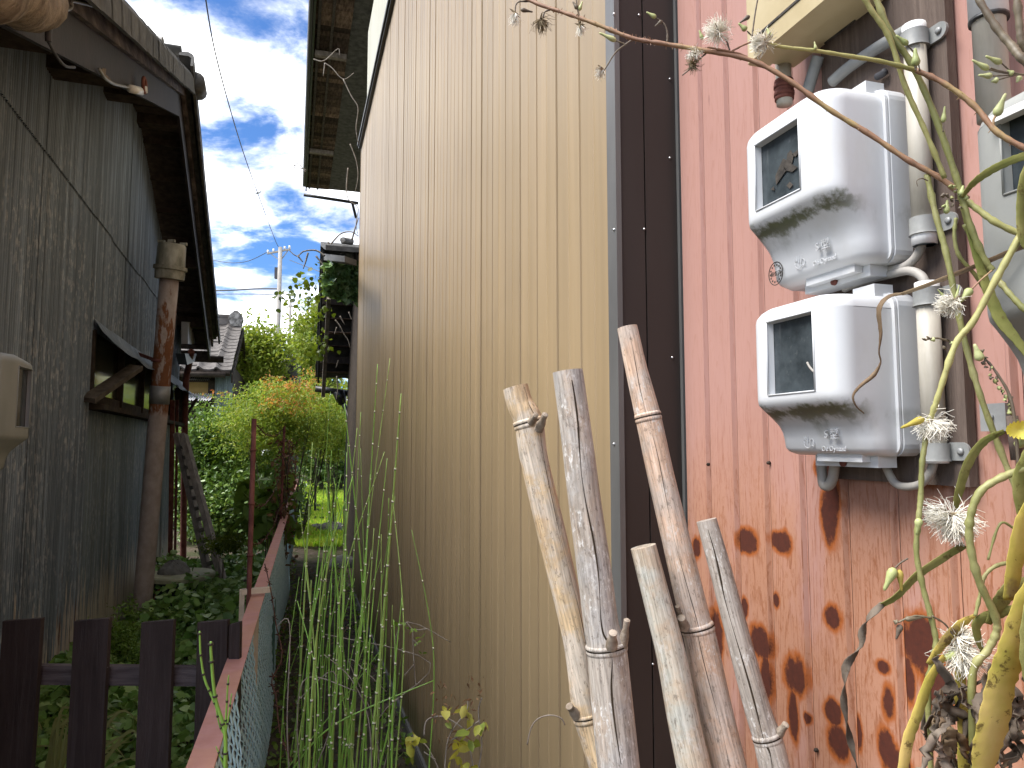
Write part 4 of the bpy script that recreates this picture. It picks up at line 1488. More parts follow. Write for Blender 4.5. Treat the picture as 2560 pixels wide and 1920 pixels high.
tps = [tp1, tp1 * 2.0, tp1 * 3.0, tp1 * 4.1]
tops = []
for i, t_ in enumerate(tps):
    zt_ = (1.755, 1.80, 1.70, 1.66)[i]
    lean = (0, .02, -.02, .01)[i]
    a, b = FP(t_, 0, .0 - .034), FP(t_, zt_, lean - .034)
    MB().tube([a, lerp(a, b, .5), b], .0105, 10).build('post', MT['rust_red'], fen, True)
    tops.append(b)
    for z in (1.62, 1.40, 1.19):
        q = FP(t_, z * zt_ / 1.755, -.034)
        MB().tube([q, q + Vector((0, 0, .010))], .0135, 10).build('post_clip', MT['rust_red'], fen, True)
for t_ in (1.75, tp1 + .03, 5.0, 7.4):
    MB().beam(FP(t_, 0, -.010), FP(t_, RZ - .055, -.010), .03, .03).build('mesh_post', MT['green_post'] if t_ > 3.5 else MT['pale_clip'], fen)
q = FP(tp1, RZ + .02, 0)
m = MB().beam(q + Vector((-.062, 0, 0)), q + Vector((.05, .02, 0)), .022, .022)
m.beam(q + Vector((-.060, 0, .011)), q + Vector((-.06, 0, -.2)), .012, .02)
m.build('cream_bracket', MT['pale_clip'], fen)
# barbed wires
for zf, dr in ((1.74, .06), (1.44, .10), (1.22, .09)):
    m = MB()
    for i in range(3):
        za, zb_ = zf * (1, 1.02, .97, .95)[i], zf * (1, 1.02, .97, .95)[i + 1]
        if zf < 1.6:
            za, zb_ = za + rnd.uniform(-.05, .05), zb_ + rnd.uniform(-.12, .0)
        P = []
        for s_ in np.linspace(0, 1, 26):
            P.append(FP(lerp(tps[i], tps[i + 1], s_), lerp(za, zb_, s_) - dr * 4 * s_ * (1 - s_) * rnd.uniform(.93, 1.07), -.03 + rnd.uniform(-.004, .004)))
        m.tube(P, .0022, 5, False)
        m.tube([p + Vector((.003 * math.cos(j * 2.1), 0, .003 * math.sin(j * 2.1))) for j, p in enumerate(P)], .0018, 5, False)
        for j in range(1, 25, 2):
            for _ in range(2):
                d = Vector((rnd.uniform(-1, 1), rnd.uniform(-.4, .4), rnd.uniform(-1, 1))).normalized() * .016
                m.tube([P[j] - d, P[j] + d], .0014, 4)
    m.build('barbed_wire', MT['barb'], fen, True)
# a fallen barbed strand hanging along the mesh
m = MB()
P = [at(u, v, d) for u, v, d in ((662, 1410, 3.0), (676, 1470, 2.8), (690, 1560, 2.6), (705, 1640, 2.4), (680, 1700, 2.3), (690, 1740, 2.2), (700, 1830, 2.1), (730, 1905, 2.0))]
P = smoothpath(P, 6)
m.tube(P, .0022, 5, False)
for j in range(2, len(P), 3):
    for _ in range(3):
        d = Vector((rnd.uniform(-1, 1), rnd.uniform(-.6, .6), rnd.uniform(-1, 1))).normalized() * .013
        m.tube([P[j] - d, P[j] + d], .0014, 4)
m.build('fallen_barbed_strand', MT['barb'], fen, True)

# picket fence
PD = 2.10
pk_ = thing('picket_fence', 'low fence of dark brown stained boards in the lower left corner', 'fence', tuple(at(300, 1900, PD)))
pk_.location.z = 0
ORG[pk_.name] = (pk_.location.x, pk_.location.y, 0)
wid = [(12, 107, 1548), (190, 276, 1548), (357, 437, 1552), (497, 572, 1552), (576, 603, 1557), (-160, -70, 1546)]
zb_l = .02
for i, (ua, ub, v) in enumerate(wid):
    a, b = at(ua, v, PD), at(ub, v, PD)
    wdt = (b - a).length
    c_ = (a + b) / 2
    m = MB()
    tz = c_.z
    ln = -.030 if i < 4 else 0
    fr_ = (Vector((c_.x, c_.y, tz)), RIGHT, FH, (Vector((0, 0, -1)) + RIGHT * (-.012 + .006 * i)).normalized())
    m.add([fr_[0] + fr_[1] * x + fr_[2] * y_ + fr_[3] * z for x, y_, z in ((-wdt / 2, -.009, .004), (wdt / 2, -.009, -.004), (wdt / 2, .009, -.004), (-wdt / 2, .009, .004), (-wdt / 2, -.009, tz - .01), (wdt / 2, -.009, tz - .01), (wdt / 2, .009, tz - .01), (-wdt / 2, .009, tz - .01))],
          [(0, 1, 2, 3), (7, 6, 5, 4), (0, 4, 5, 1), (1, 5, 6, 2), (2, 6, 7, 3), (3, 7, 4, 0)])
    m.build('picket', MT['picket'], pk_)
for (ua, va, ub, vb, h, d) in ((-200, 1682, 598, 1690, 0, .024), (-200, 2180, 598, 2200, 0, .024)):
    a, b = at(ua, va, PD + .024), at(ub, vb, PD + .024)
    MB().beam(a, b, .026, .054).build('rail', MT['picket_rail'], pk_)
for u, v in ((51, 1681), (76, 1681), (224, 1688), (250, 1692), (360, 1696), (387, 1693), (413, 1697), (552, 1698)):
    p = at(u, v, PD - .0095)
    MB().tube([p, p - FH * .0015], .0028, 8).build('nail_head', MT['screw'], pk_, True)
for u, v, r_ in ((33, 1573, .008), (21, 1788, .011)):
    p = at(u, v, PD - .0092)
    MB().tube([p + FH * .001, p - FH * .0012, p - FH * .0008], [r_ * 1.15, r_, r_ * .55], 14).build('knot', MT['black'], pk_, True)
p = at(388, 1790, PD - .0090)
m = MB()
for r_ in (.010, .016, .022, .028):
    m.tube([p + RIGHT * (r_ * math.cos(a)) + UP * (r_ * 1.35 * math.sin(a)) for a in np.linspace(0, 2 * math.pi, 26)], .0008, 4)
m.build('knot_rings', MT['picket_rail'], pk_, True)
m = MB()
for pts in (((181, 1680), (205, 1694), (225, 1703)), ((181, 1700), (230, 1690), (270, 1668)), ((181, 1700), (215, 1706), (260, 1714))):
    m.tube(smoothpath([at(u, v, PD - .013) for u, v in pts], 5), .0009, 5)
m.build('tie_wire', MT['zinc'], pk_, True)

# ================================================================== bamboo poles
def bamboo_mat(name, axis, cols, white=.35):
    m, t, b = new_mat(name)
    p = pos(t)
    A = axis.normalized()
    dt = nd(t, 'ShaderNodeVectorMath', {0: p, 1: tuple(A)}, operation='DOT_PRODUCT').outputs['Value']
    sh = nd(t, 'ShaderNodeVectorMath', {0: tuple(A), 'Scale': math_(t, 'MULTIPLY', dt, -.955)}, operation='SCALE').outputs[0]
    q = vadd(t, p, sh)
    big = noise(t, q, 38.0, 5.0, .65, .2)
    col = ramp(t, big, [(.30, cols[0]), (.5, cols[1]), (.70, cols[2])])
    blot = noise(t, p, 17.0, 5.0, .65)
    col = mixc(t, math_(t, 'MULTIPLY', sstep(t, blot, .42, .60), .75), col, cols[3])
    warm = sstep(t, noise(t, vadd(t, p, vmul(t, sh, (.7, .7, .7))), 26.0, 5.0, .65), .52, .66)
    col = mixc(t, math_(t, 'MULTIPLY', warm, .25), col, (.46, .29, .16))
    fib = noise(t, q, 330.0, 4.0, .7)
    col = mixc(t, 1.0, col, ramp(t, fib, [(.32, .58), (.62, 1.18)]), 'MULTIPLY')
    fl = noise(t, vadd(t, p, vmul(t, sh, (.55, .55, .55))), 150.0, 4.0, .75)
    lic = math_(t, 'MULTIPLY', sstep(t, fl, .54, .64), sstep(t, noise(t, p, 14.0, 3.0, .5), .40, .62))
    col = mixc(t, math_(t, 'MULTIPLY', lic, white * 2), col, (.62, .60, .57))
    dk = math_(t, 'MULTIPLY', sstep(t, fl, .44, .35), .55)
    col = mixc(t, dk, col, (.10, .075, .055))
    t.links.new(col, b.inputs['Base Color'])
    b.inputs['Roughness'].default_value = .62
    b.inputs['Specular IOR Level'].default_value = .3
    bump(t, b, math_(t, 'ADD', fib, fl), .35, .0012)
    return m


BAM = [
    # label, path (u, v, width px), nodes (index into length by v), depth top, depth bottom, colours, whiteness, crack offset
    ('yellowish bamboo pole with a broken stub at its upper joint, leftmost', [(1288, 968, 64), (1300, 1010, 66), (1322, 1058, 74), (1336, 1152, 70), (1384, 1354, 72), (1440, 1599, 66), (1461, 1770, 64), (1476, 1830, 62), (1510, 1930, 64)], [1058, 1788], 1.10, 1.02,
     [(0.371, 0.256, 0.146), (0.598, 0.441, 0.263), (0.701, 0.575, 0.417), (0.522, 0.469, 0.406)], .22, .55),
    ('grey bamboo pole with flaking white surface and a long crack', [(1419, 928, 76), (1440, 1080, 78), (1461, 1249, 82), (1486, 1430, 86), (1503, 1564, 88), (1516, 1618, 100), (1526, 1720, 104), (1548, 1930, 106)], [1622], 1.02, .96,
     [(0.258, 0.222, 0.185), (0.403, 0.355, 0.303), (0.525, 0.483, 0.431), (0.384, 0.363, 0.342)], .55, .10),
    ('tallest bamboo pole, pinkish tan with two ringed joints', [(1568, 818, 50), (1590, 920, 54), (1620, 1042, 64), (1650, 1180, 66), (1691, 1354, 70), (1738, 1550, 76), (1748, 1585, 80), (1785, 1760, 84), (1826, 1935, 88)], [1042, 1572], 1.08, .98,
     [(0.373, 0.247, 0.174), (0.55, 0.382, 0.277), (0.666, 0.54, 0.435), (0.467, 0.404, 0.352)], .40, .0),
    ('short plain greenish grey bamboo pole between two taller ones', [(1608, 1366, 64), (1640, 1490, 68), (1677, 1634, 74), (1707, 1790, 80), (1738, 1935, 86)], [], .99, .95,
     [(0.317, 0.312, 0.265), (0.476, 0.465, 0.402), (0.578, 0.547, 0.474), (0.454, 0.35, 0.245)], .25, None),
    ('split grey bamboo pole in front of the rusty red wall, rightmost', [(1766, 1300, 50), (1800, 1420, 54), (1838, 1564, 58), (1890, 1760, 64), (1916, 1838, 70), (1925, 1870, 74), (1940, 1935, 76)], [1842], 1.02, .96,
     [(0.22, 0.188, 0.162), (0.351, 0.309, 0.267), (0.472, 0.43, 0.388), (0.351, 0.309, 0.267)], .45, -.15),
]
MT['crack'] = simple('dark_split', (.025, .018, .012), (.05, .037, .025), 90, (1, 1, .3), .9, .1, 0, .2)
for lab, path, nodes, d0, d1, cols, wh, crack in BAM:
    va, vb = path[0][1], path[-1][1]
    dep = lambda v: lerp(d0, d1, (v - va) / (vb - va))
    pts = [at(u, v, dep(v)) for u, v, w in path]
    rad = [w * dep(v) / FPX / 2 for u, v, w in path]
    fine, fr_ = [], []
    SP = smoothpath(pts, 8)
    for i in range(len(SP)):
        s_ = i / 8
        k = min(int(s_), len(rad) - 2)
        fine.append(SP[i])
        fr_.append(lerp(rad[k], rad[k + 1], s_ - k))
    ax = (pts[0] - pts[-1])
    mt = bamboo_mat('bamboo_' + str(len(bpy.data.materials)), ax, cols, wh)
    # carry on to the ground
    last = fine[-1]
    dn = (fine[-1] - fine[-9]).normalized()
    base = last + dn * (last.z / -dn.z)
    base.x = min(base.x, .70)
    base.z = -.05
    bo = thing('bamboo_pole', lab, 'bamboo pole', (base.x, base.y, 0), 'bamboo poles leaning before the red wall')
    r_top = fr_[0]
    T = (fine[1] - fine[0]).normalized()
    pp = [fine[0] + T * .12, fine[0] + T * .001, fine[0]] + fine + [lerp(last, base, .5), base]
    rr = [r_top * .72, r_top * .74, r_top * .93] + fr_ + [fr_[-1], fr_[-1]]
    MB().tube(pp, rr, 24, False).build('culm', mt, bo, True, angle=50)
    zv = [at(1500, 0, 1)]
    for nv in nodes:
        k = min(range(len(fine)), key=lambda i: abs(960 + (-(fine[i] - C0).dot(UP) / (fine[i] - C0).dot(FWD)) * FPX - nv))
        c_, r_ = fine[k], fr_[k]
        T = (fine[k + 1] - fine[k - 1]).normalized()
        MB().tube([c_ - T * .006, c_ - T * .0025, c_ - T * .001, c_ + T * .0012, c_ + T * .003, c_ + T * .008], [r_ * .99, r_ * 1.07, r_ * 1.02, r_ * 1.015, r_ * 1.06, r_ * 1.0], 24).build('joint_ring', mt, bo, True)
        MB().tube([c_ - T * .0008, c_ + T * .0008], r_ * 1.035, 24).build('joint_groove', MT['crack'], bo, True)
    if crack is not None:
        m = MB()
        P, W = [], []
        for i in range(2, len(fine) - 2):
            T = (fine[i + 1] - fine[i - 1]).normalized()
            toC = (C0 - fine[i])
            toC = (toC - T * toC.dot(T)).normalized()
            side = T.cross(toC)
            a = crack * 1.2 + .10 * math.sin(i * .35)
            P.append(fine[i] + (toC * math.cos(a) - side * math.sin(a)) * (fr_[i] * 1.006))
            W.append((.0017 if wh > .42 else .0006) * max(.15, 1 + .6 * math.sin(i * .45 + wh * 9)))
        toC = (C0 - P[0]).normalized()
        m.ribbon(P, W, toC, 0)
        m.build('split', MT['crack'], bo)
    bo['_t'] = 1
    del bo['_t']


def stub(parent_label, u, v, d, dirs, r, mat):
    par = [o_ for o_ in bpy.data.objects if o_.get('label', '') == parent_label][0]
    a = at(u, v, d)
    b = a + RIGHT * dirs[0] + UP * dirs[1] - FWD * dirs[2]
    MB().tube([a - (b - a) * .5, lerp(a, b, .1), lerp(a, b, .55), b, b + (b - a) * .06], [r * 1.0, r * .95, r * .62, r * .70, r * .4], 9).build('branch_stub', mat, par, True, angle=40)


MT['stub'] = simple('dry_branch_stub', (.17, .13, .09), (.36, .30, .24), 60, rough=.85, bmp=.5)
stub(BAM[0][0], 1352, 1062, 1.06, (.006, .016, .012), .007, MT['stub'])
stub(BAM[0][0], 1332, 1050, 1.05, (.004, .008, .012), .006, MT['stub'])
stub(BAM[0][0], 1436, 1782, 1.02, (-.008, .013, .008), .008, MT['stub'])
stub(BAM[1][0], 1560, 1595, .965, (.003, .026, .006), .0065, MT['stub'])
stub(BAM[1][0], 1530, 1606, .94, (0, .016, .010), .008, MT['stub'])
stub(BAM[2][0], 1708, 1560, .99, (-.005, .012, .010), .008, MT['stub'])
stub(BAM[2][0], 1702, 1545, .99, (-.006, .018, .006), .005, MT['stub'])
stub(BAM[4][0], 1948, 1832, .96, (.006, .015, .008), .007, MT['stub'])

# ================================================================== vegetation
MT['far_leaf'] = leafmat('sunlit_far_leaves', [(0.197, 0.288, 0.039), (0.304, 0.378, 0.061), (0.152, 0.227, 0.031), (0.364, 0.395, 0.091), (0.243, 0.334, 0.045)], .55, .4)
MT['far_leaf_pale'] = leafmat('pale_far_leaves', [(.19, .25, .06), (.26, .29, .08), (.14, .20, .04)], .55, .4)
MT['nandina'] = leafmat('nandina_leaves', [(0.19, 0.301, 0.048), (0.308, 0.409, 0.071), (0.141, 0.237, 0.042), (0.402, 0.43, 0.095), (0.261, 0.343, 0.048)], .5, .4)
MT['nandina_red'] = leafmat('reddened_nandina_leaves', [(0.584, 0.181, 0.07), (0.6, 0.306, 0.07), (0.529, 0.237, 0.084), (0.417, 0.306, 0.07), (0.6, 0.265, 0.139)], .5, .4)
MT['dark_leaf'] = leafmat('dark_glossy_leaves', [(0.108, 0.201, 0.048), (0.162, 0.277, 0.065), (0.079, 0.149, 0.041), (0.218, 0.308, 0.082)], .35, .25, .5)
MT['mid_leaf'] = leafmat('mid_green_leaves', [(0.133, 0.237, 0.038), (0.191, 0.296, 0.053), (0.111, 0.188, 0.031)], .45, .3)
MT['ivy'] = leafmat('ivy_leaves', [(0.104, 0.197, 0.069), (0.162, 0.277, 0.104), (0.081, 0.162, 0.058), (0.231, 0.347, 0.138)], .32, .25, .5)
MT['lime'] = leafmat('backlit_lime_leaves', [(0.098, 0.143, 0.019), (0.135, 0.18, 0.022), (0.075, 0.12, 0.015)], .4, .5)
MT['ground_leaf'] = leafmat('ground_cover_leaves', [(0.117, 0.233, 0.053), (0.167, 0.316, 0.066), (0.248, 0.398, 0.117), (0.099, 0.184, 0.046), (0.332, 0.464, 0.167)], .45, .2)
MT['grass'] = leafmat('lawn_grass', [(0.374, 0.6, 0.061), (0.497, 0.6, 0.084), (0.298, 0.593, 0.052), (0.596, 0.6, 0.125)], .5, .4)
MT['dry_leaf'] = leafmat('dry_brown_leaves', [(.16, .085, .04), (.11, .065, .035), (.22, .13, .07)], .8, .2)
MT['variegated'] = leafmat('pale_striped_grass', [(.25, .28, .10), (.40, .42, .22), (.15, .20, .06)], .45, .3)
MT['bark'] = simple('grey_brown_bark', (.045, .035, .025), (.12, .10, .078), 20, (1, 1, .3), .9, .1, 0, .6)
MT['twig'] = simple('dry_pale_twig', (.16, .135, .11), (.30, .265, .225), 30, rough=.9, bmp=.2)


def pxellipsoid(u, v, du, dv, d, dd=None):
    c = at(u, v, d)
    return c, du * d / FPX, dv * d / FPX, (dd if dd is not None else du * d / FPX * .8)


def clumps(c, rx, rz, ry, n, shell=.45):
    """points spread through an ellipsoid, denser toward its outside"""
    a = rng.normal(size=(n, 3))
    a /= np.linalg.norm(a, axis=1)[:, None]
    r = rng.random(n) ** shell
    az, el = np.arctan2(a[:, 1], a[:, 0]), a[:, 2]
    ph = rng.uniform(0, 6.28, 3)
    r = r * (1 + .26 * np.sin(3 * az + ph[0]) * np.cos(4 * el + ph[1]) + .16 * np.sin(7 * az + 5 * el + ph[2]))
    a *= r[:, None]
    P = np.array(c)[None] + a[:, :1] * rx * np.array(RIGHT)[None] + a[:, 1:2] * ry * np.array(FH)[None] + a[:, 2:] * rz * np.array([0, 0, 1.0])[None]
    return P


def crown(cen, per, sig, flat=.6):
    n = len(cen)
    P = np.repeat(cen, per, axis=0)
    return P + rng.normal(size=P.shape) * np.array([sig, sig, sig * flat])


def stems(root, c, rz, n, spread, r0, name='trunk', mat=None):
    for i in range(n):
        a = rnd.uniform(0, 6.28)
        b = Vector((c.x + math.cos(a) * spread * .35, c.y + math.sin(a) * spread * .35, -.05))
        tpt = Vector((c.x + math.cos(a) * spread, c.y + math.sin(a) * spread, c.z + rz * rnd.uniform(-.1, .5)))
        mid = lerp(b, tpt, .5) + Vector((rnd.uniform(-.1, .1), rnd.uniform(-.1, .1), 0)) * spread
        MB().tube(smoothpath([b, mid, tpt], 4), [r0 * (1 - .75 * k / 8) for k in range(9)], 7).build(name, mat or MT['bark'], root, True)


def bush(name, label, cat, u, v, du, dv, d, nc, per, sig, size, mat, kind='oval', group=None, dd=None, stem=(4, .5, .03), flat=.6, up=.5, droop=0.0, extra=None, shell=.45):
    c, rx, rz, ry = pxellipsoid(u, v, du, dv, d, dd)
    root = thing(name, label, cat, (c.x, c.y, 0), group)
    cen = clumps(c, rx, rz, ry, nc, shell)
    cen = cen[cen[:, 2] > .02]
    P = crown(cen, per, sig, flat)
    sz = size * rng.uniform(.6, 1.25, len(P))
    leaves('crown', mat, root, P, sz, kind, up, droop)
    if extra:
        extra(root, cen)
    if stem:
        stems(root, c, rz, stem[0], rx * stem[1], stem[2])
    return root


G1 = 'trees beyond the alley'
bush('bushy_tree', 'yellow green tree behind the tiled house roof', 'tree', 640, 885, 85, 75, 18, 300, 34, .16, .10, MT['far_leaf'], 'oval', G1, stem=(3, .4, .07))
bush('bushy_tree', 'pale green tree right behind the foot of the tall concrete pole', 'tree', 782, 890, 60, 90, 29, 300, 34, .24, .15, MT['far_leaf_pale'], 'oval', G1, stem=(3, .4, .10))
bush('bushy_tree', 'yellow green tree rising beside the ivy topped outbuilding', 'tree', 800, 855, 42, 105, 17, 240, 36, .14, .09, MT['far_leaf'], 'oval', G1, stem=(2, .25, .03), dd=1.0)
bush('bushy_tree', 'dark hedge like tree filling the gap low behind the outbuilding', 'tree', 830, 1110, 110, 95, 25, 480, 40, .24, .16, MT['dark_leaf'], 'oval', G1, stem=(3, .5, .10), dd=1.5)
bush('bushy_tree', 'green tree low behind the tiled house corner', 'tree', 560, 1010, 120, 100, 22, 260, 34, .2, .13, MT['mid_leaf'], 'oval', G1, stem=(3, .5, .08))
bush('bushy_tree', 'distant tree mass hidden behind the alley shrubs', 'tree', 700, 1010, 190, 120, 33, 380, 34, .32, .19, MT['far_leaf'], 'oval', G1, stem=(4, .5, .12))


def red_tips(root, cen):
    top = cen[np.argsort(cen[:, 2])[-int(len(cen) * .45):]]
    side = (top - top.mean(0)) @ np.array(RIGHT)
    top = top[(np.sin(side * 4.2 + 1.0) > .15) & (rng.random(len(top)) < .9)]
    P = crown(top + np.array([0, 0, .06]), 26, .10, .32)
    leaves('reddened_tips', MT['nandina_red'], root, P, .062 * rng.uniform(.6, 1.2, len(P)), 'lance', .5)


bush('nandina_bush', 'feathery nandina bush with orange red tips across the alley end', 'shrub', 715, 1050, 155, 100, 12.0, 400, 44, .13, .07, MT['nandina'], 'lance', 'nandina shrubs', dd=.9, stem=(14, .7, .012), flat=.35, extra=red_tips)
bush('nandina_bush', 'smaller nandina bush with a few red tips by the outbuilding downpipe', 'shrub', 840, 1070, 60, 85, 13.5, 190, 40, .11, .068, MT['nandina'], 'lance', 'nandina shrubs', dd=.6, stem=(8, .6, .012), flat=.35, extra=None)
bush('green_shrub', 'bright green leafy shrub below the nandina, left of the rusty post', 'shrub', 565, 1140, 115, 125, 12.7, 380, 40, .15, .08, MT['mid_leaf'], 'lance', 'shrubs in the yard', dd=.6, stem=(10, .6, .012), flat=.4)
bush('green_shrub', 'dark glossy shrub growing against the far end of the grey shed', 'shrub', 492, 1180, 55, 150, 12.4, 260, 38, .13, .075, MT['dark_leaf'], 'oval', 'shrubs in the yard', dd=.45, stem=(6, .5, .015))
bush('green_shrub', 'dark low shrub mass behind the ladder and rusty post', 'shrub', 600, 1260, 125, 95, 12.1, 380, 40, .14, .075, MT['dark_leaf'], 'oval', 'shrubs in the yard', dd=.55, stem=(8, .6, .012))
bush('green_shrub', 'shaded shrub between the barbed wire posts', 'shrub', 690, 1240, 55, 100, 13.0, 220, 40, .12, .06, MT['dark_leaf'], 'oval', 'shrubs in the yard', dd=.6, stem=(6, .6, .012))
bush('broadleaf_plant', 'plant with large drooping green leaves behind the rusty post', 'plant', 668, 1270, 36, 70, 6.6, 30, 5, .09, .20, MT['mid_leaf'], 'oval', None, dd=.2, stem=(4, .4, .01), droop=.6)
bush('fern_clump', 'feathery green fern clump at the foot of the ladder', 'plant', 560, 1360, 42, 22, 7.0, 30, 40, .07, .05, MT['lime'], 'lance', None, dd=.2, stem=(3, .3, .006), flat=.3)
bush('garden_weed', 'fine leaved weed growing at the foot of the flue pipe', 'plant', 305, 1640, 48, 120, 4.6, 110, 26, .05, .035, MT['mid_leaf'], 'lance', None, dd=.2, stem=(5, .3, .005), flat=.4)

# mown lawn lit beyond the alley
ga = on_z(760, 1345, 0.02)
pts = []
for _ in range(34000):
    u, d = rng.uniform(690, 905), rng.uniform(11.5, 30)
    q = C0 + (FH * d) + RIGHT * ((u - 1280) * d / FPX)
    pts.append((q.x, q.y, .03))
pts = np.array(pts)
dirs = np.tile(np.array([[0, 0, 1.4]]), (len(pts), 1))
lw = leaves('lawn', MT['grass'], None, pts, .10 * rng.uniform(.5, 1.3, len(pts)), 'lance', 0, 0, loc=(ga.x, ga.y, 0), dirs=dirs)
tag(lw, 'bright green mown grass beyond the fence end', None, None, 'stuff')

# ground cover in the yard behind the pickets
pts, sz = [], []
for _ in range(11000):
    y_ = 1.9 + 8.5 * rng.random() ** 1.5
    x_ = rng.uniform(-1.25 - y_ * .02, -.27)
    h = .30 * abs(math.sin(x_ * 2.3 + y_ * .9)) * min(1, .3 + y_ * .12) + .10
    pts.append((x_, y_, .02 + h * rng.random()))
    sz.append((.045 if y_ < 4.5 else .065) * rng.uniform(.6, 1.4))
gc_ = leaves('ground_cover', MT['ground_leaf'], None, np.array(pts), np.array(sz), 'heart', .9, .2, loc=(-.7, 5, 0))
tag(gc_, 'creeping leafy ground cover filling the yard behind the dark pickets', None, None, 'stuff')
# weeds and litter along the path
pts, sz = [], []
for _ in range(2600):
    y_ = 1.8 + 9 * rng.random() ** 1.3
    e = rng.random()
    x_ = -.17 + .25 * e * e if rng.random() < .72 else .62 - .16 * e * e
    pts.append((x_, y_, .02 + .16 * rng.random() ** 2))
    sz.append(.035 * rng.uniform(.6, 1.4))
pw_ = leaves('path_weeds', MT['mid_leaf'], None, np.array(pts), np.array(sz), 'oval', .7, .1, loc=(.2, 4, 0))
tag(pw_, 'low weeds along both edges of the soil path', None, None, 'stuff')
pts = np.column_stack([rng.uniform(-.15, .6, 900), 1.8 + 8 * rng.random(900), rng.uniform(.02, .05, 900)])
lt_ = leaves('leaf_litter', MT['dry_leaf'], None, pts, .03 * rng.uniform(.5, 1.5, 900), 'oval', 1.5, 0, loc=(.2, 4, 0))
tag(lt_, 'dry leaf litter scattered on the soil path', None, None, 'stuff')

# striped grass clump behind the second picket
c_ = at(110, 1870, 2.5)
sg_ = thing('striped_grass', 'clump of pale striped grass between the first two dark pickets', 'plant', (c_.x, c_.y, 0))
for i in range(34):
    a = at(rnd.uniform(60, 150), 1985, 2.45 + rnd.uniform(-.1, .15))
    a.z = max(a.z - .25, 0)
    b = a + RIGHT * rnd.uniform(-.05, .26) + Vector((0, 0, rnd.uniform(.30, .55))) + FH * rnd.uniform(-.08, .08)
    c2 = b + RIGHT * rnd.uniform(.0, .12) + Vector((0, 0, rnd.uniform(-.08, .06)))
    P = smoothpath([a, lerp(a, b, .6) + Vector((0, 0, .04)), b, c2], 4)
    MB().ribbon(P, [.011 * math.sin(math.pi * (.08 + .9 * k / (len(P) - 1))) for k in range(len(P))], -FH, .2).build('blade', MT['variegated'], sg_)

# ivy over the outbuilding verge and the spray hanging from it
iv = thing('ivy', 'ivy with glossy leaves covering the outbuilding roof edge', 'ivy', (XV, v0.y, 0))
cs = []
for _ in range(1100):
    u, v = rng.uniform(810, 902), rng.uniform(655, 775)
    if v > 735 + (u - 815) * .25 or v < 650 + abs(u - 860) * .12:
        continue
    cs.append(tuple(at(u, v, 8.75 + (u - 860) * .004 + rng.uniform(-.10, .10))))
leaves('ivy_leaves', MT['ivy'], iv, np.array(cs), .075 * rng.uniform(.6, 1.3, len(cs)), 'heart', .4, .9)
sp = []
for _ in range(70):
    q = rng.random() ** 1.5
    u, v = lerp(815, 700, q) + rng.normal() * 14, lerp(690, 745, q ** .7) + rng.normal() * 22
    sp.append(tuple(at(u, v, 8.9 + rng.normal() * .15)))
for _ in range(80):
    u, v = rng.normal(798, 16), rng.uniform(740, 900)
    sp.append(tuple(at(u, v, 9.4 + rng.normal() * .2)))
for u, v in ((772, 670), (795, 655), (760, 685), (800, 700), (705, 730), (722, 715), (740, 735), (812, 860), (800, 880), (830, 850)):
    sp.append(tuple(at(u, v, 8.9)))
leaves('hanging_leaves', MT['lime'], iv, np.array(sp), .066 * rng.uniform(.6, 1.3, len(sp)), 'heart', .2, .9)


def twigs(name, label, paths, d, r, mat='twig', cat='twig'):
    root = thing(name, label, cat, tuple(at(paths[0][0][0], paths[0][0][1], d)))
    for p in paths:
        P = smoothpath([at(u, v, d) for u, v in p], 5)
        MB().tube(P, [r * (1 - .6 * i / len(P)) for i in range(len(P))], 5).build('twig', MT[mat], root, True)
    return root


twigs('dead_vine', 'bare grey vine reaching left from the outbuilding roof against the sky', [((812, 640), (790, 626), (760, 628), (742, 640), (722, 625)), ((770, 632), (764, 655), (758, 672)), ((745, 640), (757, 655)), ((815, 626), (836, 600), (855, 583), (880, 580), (896, 592)), ((820, 605), (832, 628)), ((880, 600), (888, 570), (896, 545)), ((790, 640), (806, 660), (815, 668))], 9.0, .013)
twigs('dead_vine', 'bare vine dangling under the dark eaves of the tan house', [((784, 148), (810, 152), (845, 122), (848, 140)), ((812, 158), (830, 170), (858, 198), (885, 182)), ((858, 198), (878, 240), (895, 270), (890, 320), (896, 360)), ((812, 158), (808, 190)), ((875, 360), (890, 400), (895, 440), (888, 480)), ((870, 420), (866, 470), (872, 500), (895, 520), (890, 560), (896, 590))], 6.6, .006)
twigs('dead_vine', 'curled bare tendril outside the dark eave end', [((764, 430), (752, 415), (742, 408), (734, 415)), ((766, 425), (750, 422), (730, 440)), ((738, 412), (736, 424))], 7.5, .006)
twigs('dead_vine', 'bare stems hanging in the dark outbuilding gable', [((838, 800), (850, 815), (860, 835), (870, 850), (876, 870)), ((850, 790), (862, 812)), ((842, 818), (836, 836)), ((846, 900), (840, 920)), ((842, 940), (844, 975), (840, 1000)), ((872, 780), (880, 800))], 9.6, .010)

# dry vine climbing the fence posts
dv = thing('dry_fence_vine', 'dry brown vine tangled on the farther fence posts', 'vine', tuple(FP(tps[1], 0)))
for k in range(26):
    t_ = rnd.choice((tps[1], tps[1] + .4, tps[2], tps[1] + .9)) + rnd.uniform(-.25, .25)
    P = [FP(t_ + rnd.uniform(-.12, .12), .5 + .14 * i, -.02 + rnd.uniform(-.05, .05)) for i in range(rnd.randint(4, 9))]
    MB().tube(smoothpath(P, 3), .004, 4).build('vine_stem', MT['bark'], dv, True)
pts = [tuple(FP(rnd.choice((tps[1], tps[2], tps[1] + .5)) + rnd.gauss(0, .18), rnd.uniform(.6, 1.7), rnd.gauss(-.02, .05))) for _ in range(420)]
leaves('dry_leaves', MT['dry_leaf'], dv, np.array(pts), .045 * rng.uniform(.5, 1.4, len(pts)), 'oval', .1, .5)

